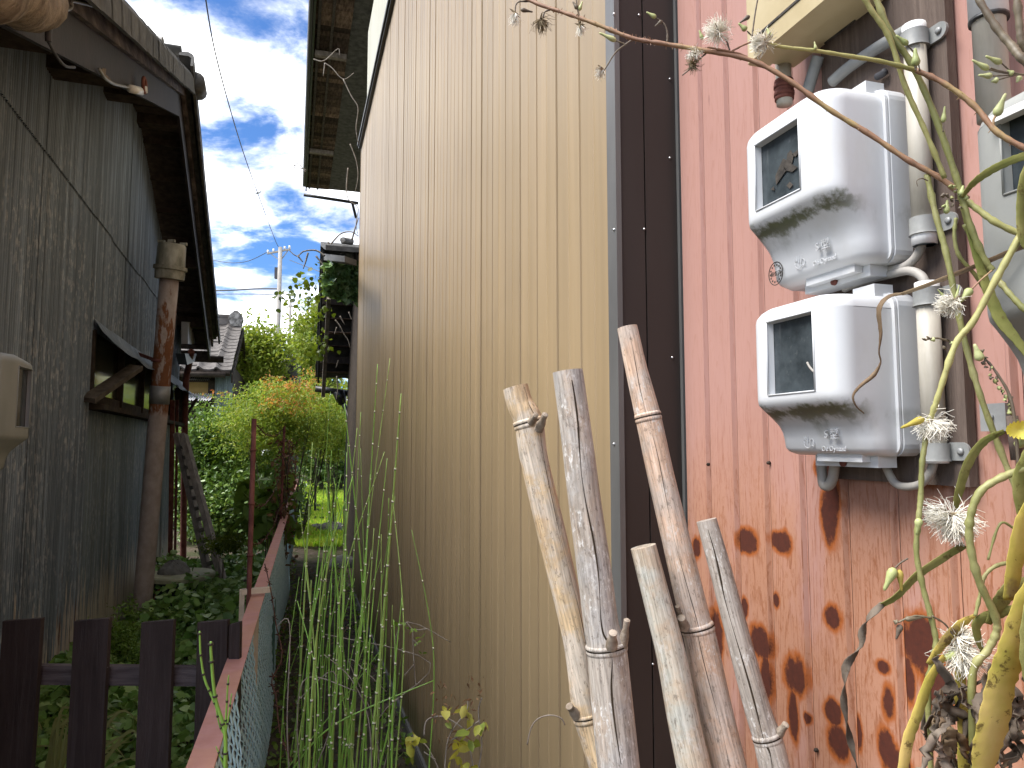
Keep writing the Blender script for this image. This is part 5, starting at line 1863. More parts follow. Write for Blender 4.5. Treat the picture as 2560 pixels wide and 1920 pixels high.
# stones and rubble in the alley
for i, (u, v, r_, lab) in enumerate(((830, 1332, .30, 'larger grey stone at the edge of the lawn'), (792, 1325, .18, 'smaller pale stone left of the larger one'), (855, 1415, .22, 'flat stone step beside the tan wall end'), (720, 1400, .10, 'small stone by the fence foot'))):
    p = on_z(u, v, .04)
    m = MB()
    rows = []
    for a in np.linspace(0, math.pi, 8):
        rows.append([p + Vector((r_ * math.sin(a) * math.cos(b) * (1 + .22 * math.sin(3 * b + i)), r_ * math.sin(a) * math.sin(b) * .8, r_ * .62 * math.cos(a) * (1 + .15 * math.sin(5 * b)))) for b in np.linspace(0, 2 * math.pi, 13)])
    m.grid(rows)
    tag(m.build('stone', MT['stone'], None, True, loc=(p.x, p.y, 0)), lab, 'stone', 'alley stones')
p = at(728, 886, 19)
m = MB().tube([(p.x, p.y, 0), (p.x, p.y, p.z - .22), (p.x, p.y, p.z - .10), (p.x, p.y, p.z - .03), (p.x, p.y, p.z)], [.25, .25, .235, .18, .06], 20)
tag(m.build('grey_tank', MT['tile'], None, True, loc=(p.x, p.y, 0)), 'dark grey rounded tank top showing among the trees below the pole', 'tank')

# ladder, tub and hose
ld = thing('wooden_ladder', 'grey wooden ladder leaning beside the grey shed', 'ladder', tuple(at(520, 1440, 7.9)))
r1a, r1b = at(443, 1085, 8.6), at(522, 1440, 7.9)
r2a, r2b = at(459, 1087, 8.4), at(551, 1430, 7.7)
for a, b in ((r1a, r1b), (r2a, r2b)):
    d_ = (b - a).normalized()
    b = b + d_ * (b.z / max(-d_.z, .1))
    MB().beam(a, b, .06, .09, FH).build('side_rail', MT['ladder'], ld)
for i in range(12):
    s_ = .10 + i * .075
    MB().beam(lerp(r1a, r1b, s_), lerp(r2a, r2b, s_), .035, .04).build('rung', MT['ladder'], ld)
tb = at(452, 1432, 7.0)
tub = thing('lidded_tub', 'dark tub with a yellowed lid beside the grey shed', 'tub', (tb.x, tb.y, 0))
MB().tube([(tb.x, tb.y, 0), (tb.x, tb.y, tb.z * .5), (tb.x, tb.y, tb.z - .06)], [.20, .25, .27], 24).build('tub_body', MT['barrel'], tub, True, angle=40)
MB().tube([(tb.x, tb.y, tb.z - .055), (tb.x, tb.y, tb.z - .05), (tb.x, tb.y, tb.z - .015), (tb.x, tb.y, tb.z), (tb.x, tb.y, tb.z - .002), (tb.x, tb.y, tb.z - .015)], [.29, .315, .315, .30, .27, .25], 28).build('lid', MT['basin_lid'], tub, True, angle=30)
m = MB()
rows = []
for a in np.linspace(0, math.pi / 2, 5):
    rows.append([Vector((tb.x - .06, tb.y, tb.z)) + Vector((.15 * math.cos(a) * math.cos(b), .12 * math.cos(a) * math.sin(b), .10 * math.sin(a) * (1 + .3 * math.sin(b * 3)))) for b in np.linspace(0, 2 * math.pi, 13)])
m.grid(rows)
tag(m.build('rock', MT['stone'], None, True, loc=(tb.x - .06, tb.y, tb.z)), 'grey brown rock weighing down the lid of the tub', 'rock')
m = MB().tube(smoothpath([at(u, v, 6.7) for u, v in ((384, 1500), (394, 1478), (415, 1470), (440, 1474), (452, 1495))], 5), .008, 6)
tag(m.build('bent_wire', MT['rust_red'], None, True, loc=tuple(at(384, 1500, 6.7))), 'rusty bent wire hoop in the yard before the tub', 'wire')
m = MB().tube(smoothpath([on_z(u, v, .03) for u, v in ((885, 1480), (905, 1560), (936, 1615), (965, 1690), (1000, 1745), (1050, 1850), (1085, 1920))], 5), .012, 8)
tag(m.build('black_hose', MT['black'], None, True, loc=tuple(on_z(936, 1615, .03))), 'thin black hose lying along the foot of the tan wall', 'hose')

# ------------------------------------------------------------------ horsetails
def ht_mat(name, c):
    m, t, b = new_mat(name)
    n = noise(t, vmul(t, pos(t), (60, 60, 2)), 4.0, 4.0, .6)
    col = ramp(t, n, [(.3, tuple(x * .7 for x in c)), (.7, tuple(x * 1.25 for x in c))])
    t.links.new(col, b.inputs['Base Color'])
    b.inputs['Roughness'].default_value = .45
    return m


MT['ht'] = ht_mat('horsetail_green', (.17, .33, .05))
MT['ht2'] = ht_mat('horsetail_light_green', (.26, .39, .09))
MT['ht_node'] = simple('pale_horsetail_joint', (.50, .50, .34), (.62, .62, .48), 40, rough=.6, bmp=0)
MT['ht_dark'] = simple('dark_horsetail_joint', (.03, .025, .015), None, 40, rough=.7, bmp=0)
HT = [(735, 760, 781, 1106), (848, 850, 815, 1207), (915, 906, 861, 1009), (925, 966, 1003, 984), (722, 790, 826, 979), (979, 985, 1005, 1494), (969, 975, 981, 1513), (719, 846, 966, 1606), (734, 839, 1087, 1700),
      (880, 912, 975, 896), (870, 912, 944, 910), (700, 715, 748, 1442), (745, 770, 778, 1450), (760, 800, 845, 1330), (800, 820, 838, 1290), (830, 850, 893, 1070), (855, 880, 902, 1030), (905, 930, 968, 1146), (940, 962, 990, 1140),
      (770, 800, 820, 1240), (790, 812, 860, 1390), (810, 850, 868, 1280), (950, 965, 972, 1245), (860, 905, 926, 1185), (890, 915, 935, 1320), (825, 835, 840, 1350), (752, 770, 800, 1370)]
for k in range(30):
    ub = rnd.gauss(835, 85)
    HT.append((ub, ub + rnd.gauss(8, 20), ub + rnd.gauss(22, 52), rnd.uniform(1080, 1620)))
for k, (ub, um, ut, vt) in enumerate(HT):
    d = rnd.uniform(1.65, 2.5)
    th = .0040 if k < 4 else rnd.uniform(.0016, .0031)
    vm = (1920 + vt) / 2
    a, b, c_ = at(ub, 1920, d), at(um, vm, d), at(ut, vt, d + rnd.uniform(-.1, .1))
    dn = (a - b).normalized()
    if dn.z > -.85:
        dn = (dn + Vector((0, 0, -1.6))).normalized()
    base = a + dn * (a.z / -dn.z)
    base.x = min(max(base.x, -.14), .58)
    P = [base] + smoothpath([a, b, c_], 7)
    n = len(P)
    R_ = [th * (1 - .62 * (i / (n - 1)) ** 1.3) for i in range(n)]
    lab = {0: 'horsetail stem nearest the fence, rising tall and nearly straight', 1: 'thickest horsetail stem in the middle of the clump', 2: 'thick horsetail stem bending left toward its tip', 3: 'thick horsetail stem bending right along the tan wall', 4: 'horsetail stem bowing right toward its tip near the fence', 7: 'horsetail stem leaning steeply right across the clump', 8: 'lowest horsetail stem, leaning far right across the tan wall', 9: 'horsetail stem whose tip reaches highest on the tan wall', 10: 'horsetail stem with the second highest tip'}.get(k, 'green jointed horsetail stem in the clump beside the tan wall')
    ho = MB().tube(P, R_, 7).build('horsetail', MT['ht' if k % 3 else 'ht2'], None, True, loc=(base.x, base.y, 0))
    tag(ho, lab, 'horsetail', 'horsetail stems beside the tan wall')
    L = (P[1] - c_).length
    nj = max(int(L / rnd.uniform(.07, .12)), 3)
    m1, m2 = MB(), MB()
    for j in range(1, nj):
        s_ = j / nj * (n - 2) + 1
        i = min(int(s_), n - 2)
        p = lerp(P[i], P[i + 1], s_ - i)
        T = (P[i + 1] - P[i]).normalized()
        r_ = lerp(R_[i], R_[i + 1], s_ - i)
        m1.tube([p, p + T * .004], r_ * 1.28 + .0003, 7)
        m2.tube([p - T * .0016, p - T * .0002], r_ * 1.22 + .0002, 7)
    m1.build('joint_sheaths', MT['ht_node'], ho, True)['kind'] = 'stuff'
    m2.build('joint_bands', MT['ht_dark'], ho, True)['kind'] = 'stuff'
for k in range(7):                       # dead stalks lying through the clump
    ub = rnd.uniform(720, 960)
    d = rnd.uniform(1.7, 2.4)
    P = smoothpath([at(ub, 1960, d), at(ub + rnd.uniform(-40, 60), 1800, d), at(ub + rnd.uniform(-90, 120), rnd.uniform(1560, 1720), d), at(ub + rnd.uniform(-160, 200), rnd.uniform(1540, 1760), d)], 5)
    base = Vector((min(max(P[0].x, -.12), .56), P[0].y, 0))
    o = MB().tube([base] + P, [.0022] + [.0020 * (1 - .5 * i / len(P)) for i in range(len(P))], 6).build('dead_stalk', MT['twig'], None, True, loc=tuple(base))
    tag(o, 'bent dead brown stalk lying through the horsetail clump', 'stalk', 'dead stalks in the horsetails')
fk = thing('forked_horsetail', 'forked horsetail with dark joints in front of the pink rail', 'horsetail', tuple(at(564, 1920, 1.12)))
for p, r_ in ((((570, 1990), (564, 1920), (562, 1829), (538, 1743), (528, 1640), (527, 1604)), .0036), (((545, 1775), (532, 1745), (512, 1699), (502, 1640), (499, 1578)), .0024), (((562, 1830), (566, 1780), (569, 1721), (572, 1688)), .0018), (((563, 1835), (572, 1790), (579, 1734)), .0016), (((560, 1835), (548, 1810), (540, 1770)), .0016), (((590, 1990), (556, 1905), (540, 1866)), .0015)):
    P = smoothpath([at(u, v, 1.12) for u, v in p], 5)
    MB().tube(P, [r_ * (1 - .5 * i / len(P)) for i in range(len(P))], 8).build('branch', MT['ht'], fk, True)
    for i in range(3, len(P) - 1, 4):
        T = (P[i + 1] - P[i]).normalized()
        MB().tube([P[i], P[i] + T * .003], r_ * 1.15, 8).build('joint', MT['ht_dark'], fk, True)

# thin yellowing weeds at the foot of the tan wall
MT['yellow_leaf'] = leafmat('yellowing_leaves', [(.42, .40, .06), (.32, .34, .06), (.50, .46, .12), (.22, .28, .05)], .5, .4)
for i, (paths, lv, lab) in enumerate((
    ([((1110, 1990), (1120, 1850), (1165, 1780), (1170, 1750)), ((1130, 1850), (1160, 1830), (1200, 1800)), ((1200, 1990), (1180, 1900), (1170, 1830)), ((1060, 1840), (1068, 1800), (1110, 1792), (1160, 1822)), ((1195, 1930), (1205, 1860), (1196, 1780), (1205, 1745))], [(1165, 1760), (1160, 1775), (1212, 1805), (1200, 1812), (1175, 1830), (1172, 1850), (1135, 1852), (1150, 1858), (1180, 1860), (1125, 1900), (1165, 1905), (1180, 1915), (1150, 1915), (1110, 1775), (1112, 1800)], 'spindly weed with yellow leaves at the foot of the tan wall'),
    ([((1100, 1930), (1070, 1870), (1045, 1850), (1030, 1846)), ((1090, 1900), (1060, 1880))], [(1020, 1845), (1038, 1848), (1048, 1852), (1030, 1860), (1040, 1868)], 'small weed with yellow leaves left of the spindly one'),
    ([((1040, 1720), (1034, 1640), (1032, 1575)), ((1032, 1575), (1050, 1574), (1070, 1572)), ((1030, 1573), (1015, 1555)), ((1036, 1660), (1010, 1690)), ((1034, 1600), (1044, 1612))], [(1032, 1570), (1026, 1572), (1050, 1594), (1042, 1605), (1055, 1634), (1004, 1556), (984, 1554)], 'wispy creeper clinging to the lower tan wall'))):
    d = (1.62, 1.75, 2.1)[i]
    r_ = thing('wall_weed', lab, 'weed', tuple(at(*paths[0][0], d)), 'weeds at the tan wall')
    for p in paths:
        P = smoothpath([at(u, v, d) for u, v in p], 5)
        MB().tube(P, .0016, 5).build('stem', MT['twig'], r_, True)
    P = np.array([tuple(at(u + rnd.uniform(-4, 4), v, d + rnd.uniform(-.02, .02))) for u, v in lv for _ in range(2)])
    leaves('leaf_blades', MT['yellow_leaf' if i < 2 else 'mid_leaf'], r_, P, (.034 if i < 2 else .018) * rng.uniform(.6, 1.3, len(P)), 'oval', .3, .8)['kind'] = 'stuff'
    if i == 0:
        stm = [tuple(at(rnd.uniform(1080, 1220), rnd.uniform(1690, 1860), d)) for _ in range(60)]
        leaves('dry_bits', MT['dry_leaf'], r_, np.array(stm), .016, 'lance', .1, .4)['kind'] = 'stuff'
m = MB().tube(smoothpath([at(u, v, 1.3) for u, v in ((1318, 1862), (1328, 1820), (1345, 1797), (1375, 1788), (1402, 1795), (1412, 1812))], 5), .0012, 5)
tag(m.build('dry_stalk', MT['twig'], None, True, loc=tuple(at(1318, 1862, 1.3))), 'thin arched dry stalk left of the bamboo', 'stalk')

# ================================================================== withering tall weeds before the meters
def stem_mat(name, stops, spots=.5):
    m, t, b = new_mat(name)
    p = pos(t)
    n = noise(t, p, 14.0, 5.0, .6)
    col = ramp(t, n, stops)
    f = sstep(t, noise(t, p, 160.0, 4.0, .7), .56, .68)
    col = mixc(t, math_(t, 'MULTIPLY', f, spots), col, (.10, .065, .03))
    t.links.new(col, b.inputs['Base Color'])
    b.inputs['Roughness'].default_value = .55
    bump(t, b, noise(t, p, 240.0, 3.0), .2, .001)
    return m


MT['stem_brown'] = stem_mat('reddish_brown_stem', [(.3, (.16, .075, .045)), (.5, (.27, .15, .085)), (.7, (.36, .29, .11))])
MT['stem_green'] = stem_mat('yellow_green_stem', [(.3, (.22, .215, .075)), (.5, (.32, .305, .11)), (.7, (.45, .43, .18))], .3)
MT['stem_olive'] = stem_mat('olive_stem', [(.3, (.12, .13, .04)), (.5, (.22, .22, .075)), (.7, (.33, .31, .14))], .35)
MT['stem_dark'] = stem_mat('dark_withered_stem', [(.3, (.055, .042, .03)), (.5, (.10, .075, .05)), (.7, (.17, .14, .085))])
MT['bud'] = stem_mat('pale_green_bud', [(.3, (.22, .26, .09)), (.5, (.34, .37, .15)), (.7, (.46, .47, .24))], .25)
MT['fluff'] = simple('white_seed_fluff', (.66, .62, .52), (.80, .78, .70), 60, rough=.8, spec=.1, bmp=0)
MT['bract'] = simple('dry_bract', (.07, .05, .035), (.30, .24, .14), 90, rough=.85, bmp=0)
MT['petal'] = simple('yellow_petal', (.72, .62, .06), (.78, .70, .14), 60, rough=.6, bmp=0)


def blade_mat(name, stops, spot=(.09, .05, .02), amt=.8, sc=70.0):
    m, t, b = new_mat(name)
    p = pos(t)
    col = ramp(t, noise(t, p, 15.0, 5.0, .65), stops)
    k = math_(t, 'MULTIPLY', sstep(t, noise(t, p, sc, 5.0, .7), .57, .66), amt)
    k2 = sstep(t, noise(t, p, 22.0, 5.0, .6), .60, .70)
    col = mixc(t, k, col, spot)
    col = mixc(t, math_(t, 'MULTIPLY', k2, amt * .7), col, (.16, .10, .08))
    t.links.new(col, b.inputs['Base Color'])
    b.inputs['Roughness'].default_value = .8
    b.inputs['Specular IOR Level'].default_value = .15
    tr = nd(t, 'ShaderNodeBsdfTranslucent', {0: col})
    mx = nd(t, 'ShaderNodeMixShader', {0: .3, 1: b.outputs[0], 2: tr.outputs[0]})
    t.links.new(mx.outputs[0], t.nodes['Material Output'].inputs[0])
    bump(t, b, noise(t, p, 90.0, 4.0), .3, .002)
    return m


MT['blade_yellow'] = blade_mat('spotted_yellow_leaf', [(.3, (.33, .31, .05)), (.5, (.52, .42, .10)), (.7, (.60, .45, .16))])
MT['blade_green'] = blade_mat('yellowing_green_leaf', [(.3, (.15, .17, .045)), (.5, (.25, .25, .08)), (.7, (.42, .38, .15))], amt=.6)
MT['blade_dry'] = blade_mat('withered_grey_leaf', [(.3, (.085, .068, .054)), (.5, (.17, .135, .105)), (.7, (.33, .275, .215))], amt=.55)
MT['blade_brown'] = blade_mat('curled_brown_leaf', [(.3, (.13, .085, .05)), (.5, (.23, .16, .10)), (.7, (.35, .27, .17))], amt=.4)


def px(pts, d0, d1=None):
    d1 = d0 if d1 is None else d1
    n = len(pts)
    return [at(u, v, lerp(d0, d1, i / max(n - 1, 1))) for i, (u, v) in enumerate(pts)]


def stem(root, pts, w0, w1, mat, d0, d1=None, name='stem'):
    P = smoothpath(px(pts, d0, d1), 7)
    n = len(P)
    dd = [(p - C0).dot(FWD) for p in P]
    MB().tube(P, [lerp(w0, w1, i / (n - 1)) * .84 * dd[i] / FPX / 2 * (1 + .10 * math.sin(i * 1.9) + (.22 if i % 9 == 4 else 0)) for i in range(n)], 9).build(name, MT[mat], root, True)
    return P


def spikes(root, P, n, s=.0045, a=0.0, b=1.0, mat='stem_brown'):
    m = MB()
    for k in range(n):
        q = P[int(lerp(a, b, rnd.random()) * (len(P) - 2))]
        d = Vector((rnd.uniform(-1, 1), rnd.uniform(-1, 1), rnd.uniform(-1, 1))).normalized() * s * rnd.uniform(.6, 1.4)
        m.tube([q, q + d], [.0008, .0002], 4)
    tag(m.build('bristles', MT[mat], root), None, kind='stuff')


def bud(root, u, v, du, dv, d, w=14, mat='bud'):
    a, b = at(u, v, d), at(u + du, v + dv, d)
    r = w * d / FPX / 2
    T = [0, .1, .25, .45, .7, .9, 1]
    MB().tube([lerp(a, b, q) for q in T], [r * x for x in (.35, .85, 1.0, .75, .45, .38, .2)], 9).build('bud', MT[mat], root, True)


def fluff(root, u, v, d, rpx, n=70, dirn=(0, -1), spread=.9, mat='fluff'):
    c = at(u, v, d)
    r = rpx * d / FPX
    main = RIGHT * dirn[0] - UP * dirn[1] * -1 if False else RIGHT * dirn[0] + UP * -dirn[1]
    m = MB()
    for k in range(int(n * 3.2)):
        q = (main + Vector((rnd.gauss(0, 1), rnd.gauss(0, 1), rnd.gauss(0, 1))) * spread * .72).normalized()
        L = r * rnd.uniform(.6, 1.15)
        bend = Vector((rnd.gauss(0, 1), rnd.gauss(0, 1), rnd.gauss(0, 1))) * L * .16
        m.tube([c, c + q * L * .55 + bend, c + q * L], [.00036, .00032, .0002], 3, False)
    tag(m.build('seed_fluff', MT[mat], root), None, kind='stuff')
    m = MB()
    for k in range(9):
        q = (main * .5 + Vector((rnd.gauss(0, 1), rnd.gauss(0, 1), rnd.gauss(0, 1)))).normalized()
        L = r * rnd.uniform(.35, .75)
        m.tube([c - q * .001, c + q * L * .5, c + q * L], [.0012, .0011, .0003], 5)
    tag(m.build('dry_bracts', MT['bract'], root), None, kind='stuff')


def blade(root, pts, wid, mat, d0, d1=None, nrm=None, fold=.3, twist=None, name='leaf'):
    P = smoothpath(px(pts, d0, d1), 6)
    n = len(P)
    if name == 'withered_leaf':
        P = [q + Vector((rr_.gauss(0, .0014), rr_.gauss(0, .0014), rr_.gauss(0, .0014))) for q in P]
    W = [float(np.interp(i / (n - 1), np.linspace(0, 1, len(wid)), wid)) * .82 * (P[i] - C0).dot(FWD) / FPX * (1 + .07 * math.sin(i * 2.3)) for i in range(n)]
    o = MB().ribbon(P, W, nrm if nrm is not None else -FWD, fold, twist).build(name, MT[mat], root, True)
    md = o.modifiers.new('thick', 'SOLIDIFY')
    md.thickness = .0006
    return o


G5 = 'withering weeds before the meters'
# --- the weed whose long brown stem arches to the left
w1 = thing('withering_weed', 'tall weed whose long bristly brown stem arches left over the siding', 'weed', tuple(at(2560, 900, .72)), G5)
PA = stem(w1, [(2420, 498), (2350, 445), (2268, 399), (2175, 336), (2071, 272), (1967, 197), (1875, 150), (1770, 128), (1665, 110), (1580, 95), (1490, 60), (1420, 35), (1350, 12), (1300, -12)], 17, 10, 'stem_brown', .70, .86)
spikes(w1, PA, 150, .0042, .55, .92)
spikes(w1, PA, 40, .004, .0, .5)
stem(w1, [(1588, 95), (1568, 108), (1540, 130), (1520, 160), (1508, 180)], 5, 4, 'stem_dark', .84)
bud(w1, 1540, 102, -42, -20, .84, 14)
stem(w1, [(1562, 110), (1540, 102)], 4, 4, 'stem_dark', .84)
fluff(w1, 1506, 172, .84, 26, 26, (-.5, 1), .5)
stem(w1, [(1450, 47), (1444, 25), (1440, -10)], 5, 4, 'stem_dark', .85)
bud(w1, 1444, 22, -12, -18, .85, 12, 'stem_dark')
bud(w1, 1448, 26, 8, -22, .85, 11)
stem(w1, [(1375, 25), (1362, 30), (1358, 45)], 5, 4, 'stem_dark', .86)
fluff(w1, 1352, 48, .86, 38, 30, (0, 1), .7, 'bract')
stem(w1, [(1330, 4), (1300, 4), (1290, 12), (1288, 28)], 5, 4, 'stem_dark', .86)
fluff(w1, 1288, 32, .86, 30, 26, (-.2, 1), .4)
bud(w1, 1302, 24, 30, 6, .86, 11, 'stem_dark')
stem(w1, [(1446, 50), (1450, 62)], 4, 4, 'stem_dark', .85)
fluff(w1, 1449, 62, .85, 26, 22, (.2, 1), .4)
stem(w1, [(1668, 105), (1668, 80), (1660, 60), (1645, 48), (1624, 36)], 6, 4, 'stem_dark', .82)
bud(w1, 1640, 44, -24, -14, .82, 12)
bud(w1, 1655, 52, -18, 14, .82, 10, 'stem_dark')
# side shoots near the cream box
PB = stem(w1, [(1875, 150), (1850, 135), (1790, 122), (1768, 118)], 7, 5, 'stem_brown', .78)
stem(w1, [(1830, 128), (1860, 112), (1895, 100)], 6, 5, 'stem_brown', .78)
fluff(w1, 1796, 82, .78, 42, 90, (-.3, -.2), .9)
stem(w1, [(1824, 125), (1815, 100), (1800, 84)], 5, 4, 'stem_dark', .78)
bud(w1, 1756, 98, -8, -22, .79, 11)
fluff(w1, 1738, 134, .79, 24, 36, (-.3, .3), .7)
stem(w1, [(1772, 128), (1752, 145), (1728, 170), (1706, 188)], 5, 4, 'stem_dark', .79)
fluff(w1, 1732, 160, .79, 26, 24, (0, .3), .9, 'bract')
stem(w1, [(1880, 92), (1884, 60), (1890, 20), (1896, -10)], 5, 4, 'stem_dark', .76)
bud(w1, 1866, 76, -20, -18, .77, 15)
stem(w1, [(1880, 90), (1868, 78)], 4, 4, 'stem_dark', .77)
bud(w1, 1874, 40, -26, 18, .77, 12, 'stem_dark')
# upright green stems meeting the same knot
stem(w1, [(2150, -30), (2176, 22), (2224, 96), (2263, 216), (2313, 328), (2362, 446)], 16, 14, 'stem_green', .69, .70)
stem(w1, [(2180, -30), (2224, 77), (2282, 166), (2340, 297), (2394, 455), (2417, 540), (2456, 640), (2480, 676)], 17, 20, 'stem_olive', .70, .69)
stem(w1, [(2317, 436), (2340, 540), (2367, 640), (2394, 774), (2421, 890), (2456, 1005), (2514, 1160), (2545, 1230)], 17, 18, 'stem_olive', .72, .68)
stem(w1, [(2390, 545), (2386, 590), (2398, 640), (2440, 690), (2470, 740)], 10, 12, 'stem_olive', .705)
blade(w1, [(2405, 510), (2440, 640), (2470, 730), (2500, 800), (2540, 850), (2580, 905)], [16, 22, 34, 40, 28, 16], 'blade_green', .70, .66)
stem(w1, [(2408, 498), (2440, 520), (2490, 556), (2560, 590), (2600, 610)], 18, 20, 'stem_green', .70, .66)
stem(w1, [(2412, 560), (2450, 640), (2476, 680)], 16, 16, 'stem_olive', .698)
stem(w1, [(2490, 692), (2520, 730), (2560, 772), (2600, 800)], 16, 18, 'stem_olive', .69, .66)
for k in range(16):
    bud(w1, 2360 + rnd.uniform(-10, 50), 452 + rnd.uniform(0, 70), rnd.uniform(-8, 8), rnd.uniform(-12, 12), .69, rnd.uniform(7, 13), rnd.choice(('bud', 'stem_dark', 'stem_olive')))
bud(w1, 2402, 490, 6, -26, .69, 17)
bud(w1, 2366, 534, 2, -34, .69, 16)
bud(w1, 2415, 500, -4, -18, .69, 14)
stem(w1, [(2320, 452), (2305, 446), (2292, 452), (2294, 466)], 4, 2, 'stem_dark', .70)
# --- the weed reaching in from the right edge with a puff at its tip
w2 = thing('withering_weed', 'weed stem reaching from the right edge past the cream box to a white puff', 'weed', tuple(at(2600, 420, .70)), G5)
stem(w2, [(1916, 108), (1960, 118), (2039, 127), (2120, 140), (2205, 154), (2294, 177)], 10, 14, 'stem_green', .68, .69)
PC = stem(w2, [(2290, 176), (2359, 208), (2437, 266), (2490, 328), (2560, 370), (2620, 400)], 15, 18, 'stem_brown', .69, .64)
fluff(w2, 1912, 106, .68, 36, 100, (-.8, .1), .8)
bud(w2, 1928, 96, -10, -26, .68, 14)
stem(w2, [(2268, 112), (2290, 140), (2300, 178)], 4, 4, 'stem_dark', .685)
bud(w2, 2040, 124, -4, -20, .68, 9)
bud(w2, 2290, 165, -2, -44, .68, 22)
stem(w2, [(2290, 176), (2288, 164)], 6, 6, 'stem_dark', .68)
bud(w2, 2270, 112, -30, -24, .685, 15)
bud(w2, 2358, 306, 4, -40, .69, 13)
stem(w2, [(2358, 330), (2358, 308)], 4, 4, 'stem_dark', .69)
stem(w2, [(2484, 318), (2484, 300), (2490, 288)], 7, 6, 'stem_brown', .67)
bud(w2, 2490, 290, 24, -56, .67, 24)
spikes(w2, PC, 26, .004, .2, .9)
stem(w2, [(2430, -40), (2448, 0), (2494, 73), (2530, 115), (2556, 147), (2620, 200)], 18, 26, 'stem_dark', .66, .62)
stem(w2, [(2540, -30), (2548, 60), (2556, 110), (2590, 160)], 20, 22, 'stem_dark', .66)
stem(w2, [(2590, 190), (2540, 184), (2500, 178), (2476, 170)], 6, 5, 'stem_dark', .66)
for u, v, du, dv in ((2472, 174, -42, -24), (2504, 158, -40, -18), (2480, 190, -34, -2), (2494, 200, -16, 4), (2532, 186, -14, -10), (2550, 192, -8, 14)):
    bud(w2, u, v, du, dv, .66, 16)
    stem(w2, [(u, v), (lerp(u, 2546, .5), lerp(v, 188, .6)), (2548, 186)], 4, 4, 'stem_dark', .66)
blade(w2, [(2405, 494), (2430, 460), (2470, 430), (2520, 405), (2570, 388), (2620, 380)], [8, 18, 22, 22, 22, 20], 'blade_green', .69, .64, fold=.6)
blade(w2, [(2590, 380), (2560, 440), (2550, 520), (2556, 600), (2590, 640)], [20, 26, 26, 24, 22], 'blade_green', .64, .64)
# --- the yellow-green stem with hanging puffs
w3 = thing('withering_weed', 'yellow green weed stem with drooping white seed heads in front of the lower conduit', 'weed', tuple(at(2340, 1700, .66)), G5)
stem(w3, [(2620, 470), (2545, 600), (2487, 704), (2433, 804), (2390, 858), (2352, 970), (2331, 1034), (2318, 1060)], 22, 15, 'stem_green', .64, .68)
stem(w3, [(2316, 1070), (2313, 1105), (2305, 1160), (2302, 1240), (2297, 1291), (2291, 1380), (2308, 1470), (2326, 1537), (2340, 1604), (2331, 1653), (2320, 1740), (2330, 1990)], 15, 17, 'stem_olive', .68, .66)
fluff(w3, 2330, 1052, .675, 52, 120, (.2, .9), .8)
bud(w3, 2310, 1046, -58, 24, .675, 20, 'blade_yellow')
fluff(w3, 2385, 750, .68, 44, 110, (-.7, .6), .7)
stem(w3, [(2480, 676), (2450, 702), (2430, 722)], 5, 5, 'stem_brown', .68)
bud(w3, 2428, 722, -28, 34, .68, 22)
bud(w3, 2390, 748, 8, -36, .68, 8)
bud(w3, 2360, 742, -16, -18, .68, 8)
stem(w3, [(2392, 860), (2370, 852), (2340, 845), (2312, 850)], 6, 5, 'stem_dark', .68)
for u, v in ((2310, 850), (2322, 844), (2336, 848), (2362, 868), (2368, 850), (2380, 858)):
    bud(w3, u, v, rnd.uniform(-12, 4), rnd.uniform(-6, 8), .68, 13, rnd.choice(('stem_dark', 'bud')))
fluff(w3, 2382, 1288, .67, 70, 170, (.25, .75), .75)
fluff(w3, 2370, 1284, .67, 60, 60, (-.9, .1), .45)
stem(w3, [(2312, 1268), (2340, 1278), (2380, 1284)], 6, 5, 'stem_dark', .67)
bud(w3, 2298, 1296, -6, 40, .67, 20)
fluff(w3, 2400, 1622, .66, 74, 150, (.3, .7), .8)
fluff(w3, 2392, 1590, .66, 52, 70, (.8, .3), .6, 'fluff')
bud(w3, 2392, 1632, -56, 26, .66, 22)
stem(w3, [(2330, 1540), (2362, 1560), (2384, 1590)], 6, 5, 'stem_dark', .66)
stem(w3, [(2328, 1545), (2290, 1540), (2262, 1548), (2246, 1556)], 7, 5, 'stem_dark', .665)
bud(w3, 2262, 1548, 44, -4, .665, 14, 'stem_dark')
bud(w3, 2252, 1562, -12, 36, .665, 16, 'blade_dry')
bud(w3, 2242, 1556, -8, -4, .665, 14, 'stem_dark')
bud(w3, 2236, 1420, -26, 56, .67, 26)
bud(w3, 2248, 1424, 6, 54, .67, 18, 'blade_yellow')
stem(w3, [(2270, 1396), (2250, 1408), (2238, 1420)], 5, 5, 'stem_dark', .67)
# --- long dry leaf over the lower meter, and the twisted one lower down
w4 = thing('dry_leaf_strand', 'long curled brown leaf hanging over the lower white meter box', 'dry leaf', tuple(at(2217, 743, .74)))
blade(w4, [(2640, 590), (2560, 615), (2456, 658), (2340, 704), (2255, 735)], [14, 14, 13, 11, 8], 'blade_brown', .66, .73, fold=.8)
blade(w4, [(2258, 734), (2222, 742), (2200, 772), (2205, 831), (2198, 878), (2202, 905), (2186, 936), (2150, 965), (2132, 990), (2138, 1013), (2160, 1034)], [6, 10, 16, 17, 7, 5, 12, 8, 7, 8, 5], 'blade_brown', .73, .75, fold=.7, twist=.09)
w5 = thing('dry_leaf_strand', 'twisted grey leaf hanging before the lower red siding', 'dry leaf', tuple(at(2146, 1920, .74)))
blade(w5, [(2410, 1360), (2295, 1434), (2242, 1488), (2206, 1510)], [22, 24, 20, 16], 'blade_green', .67, .71, fold=.6)
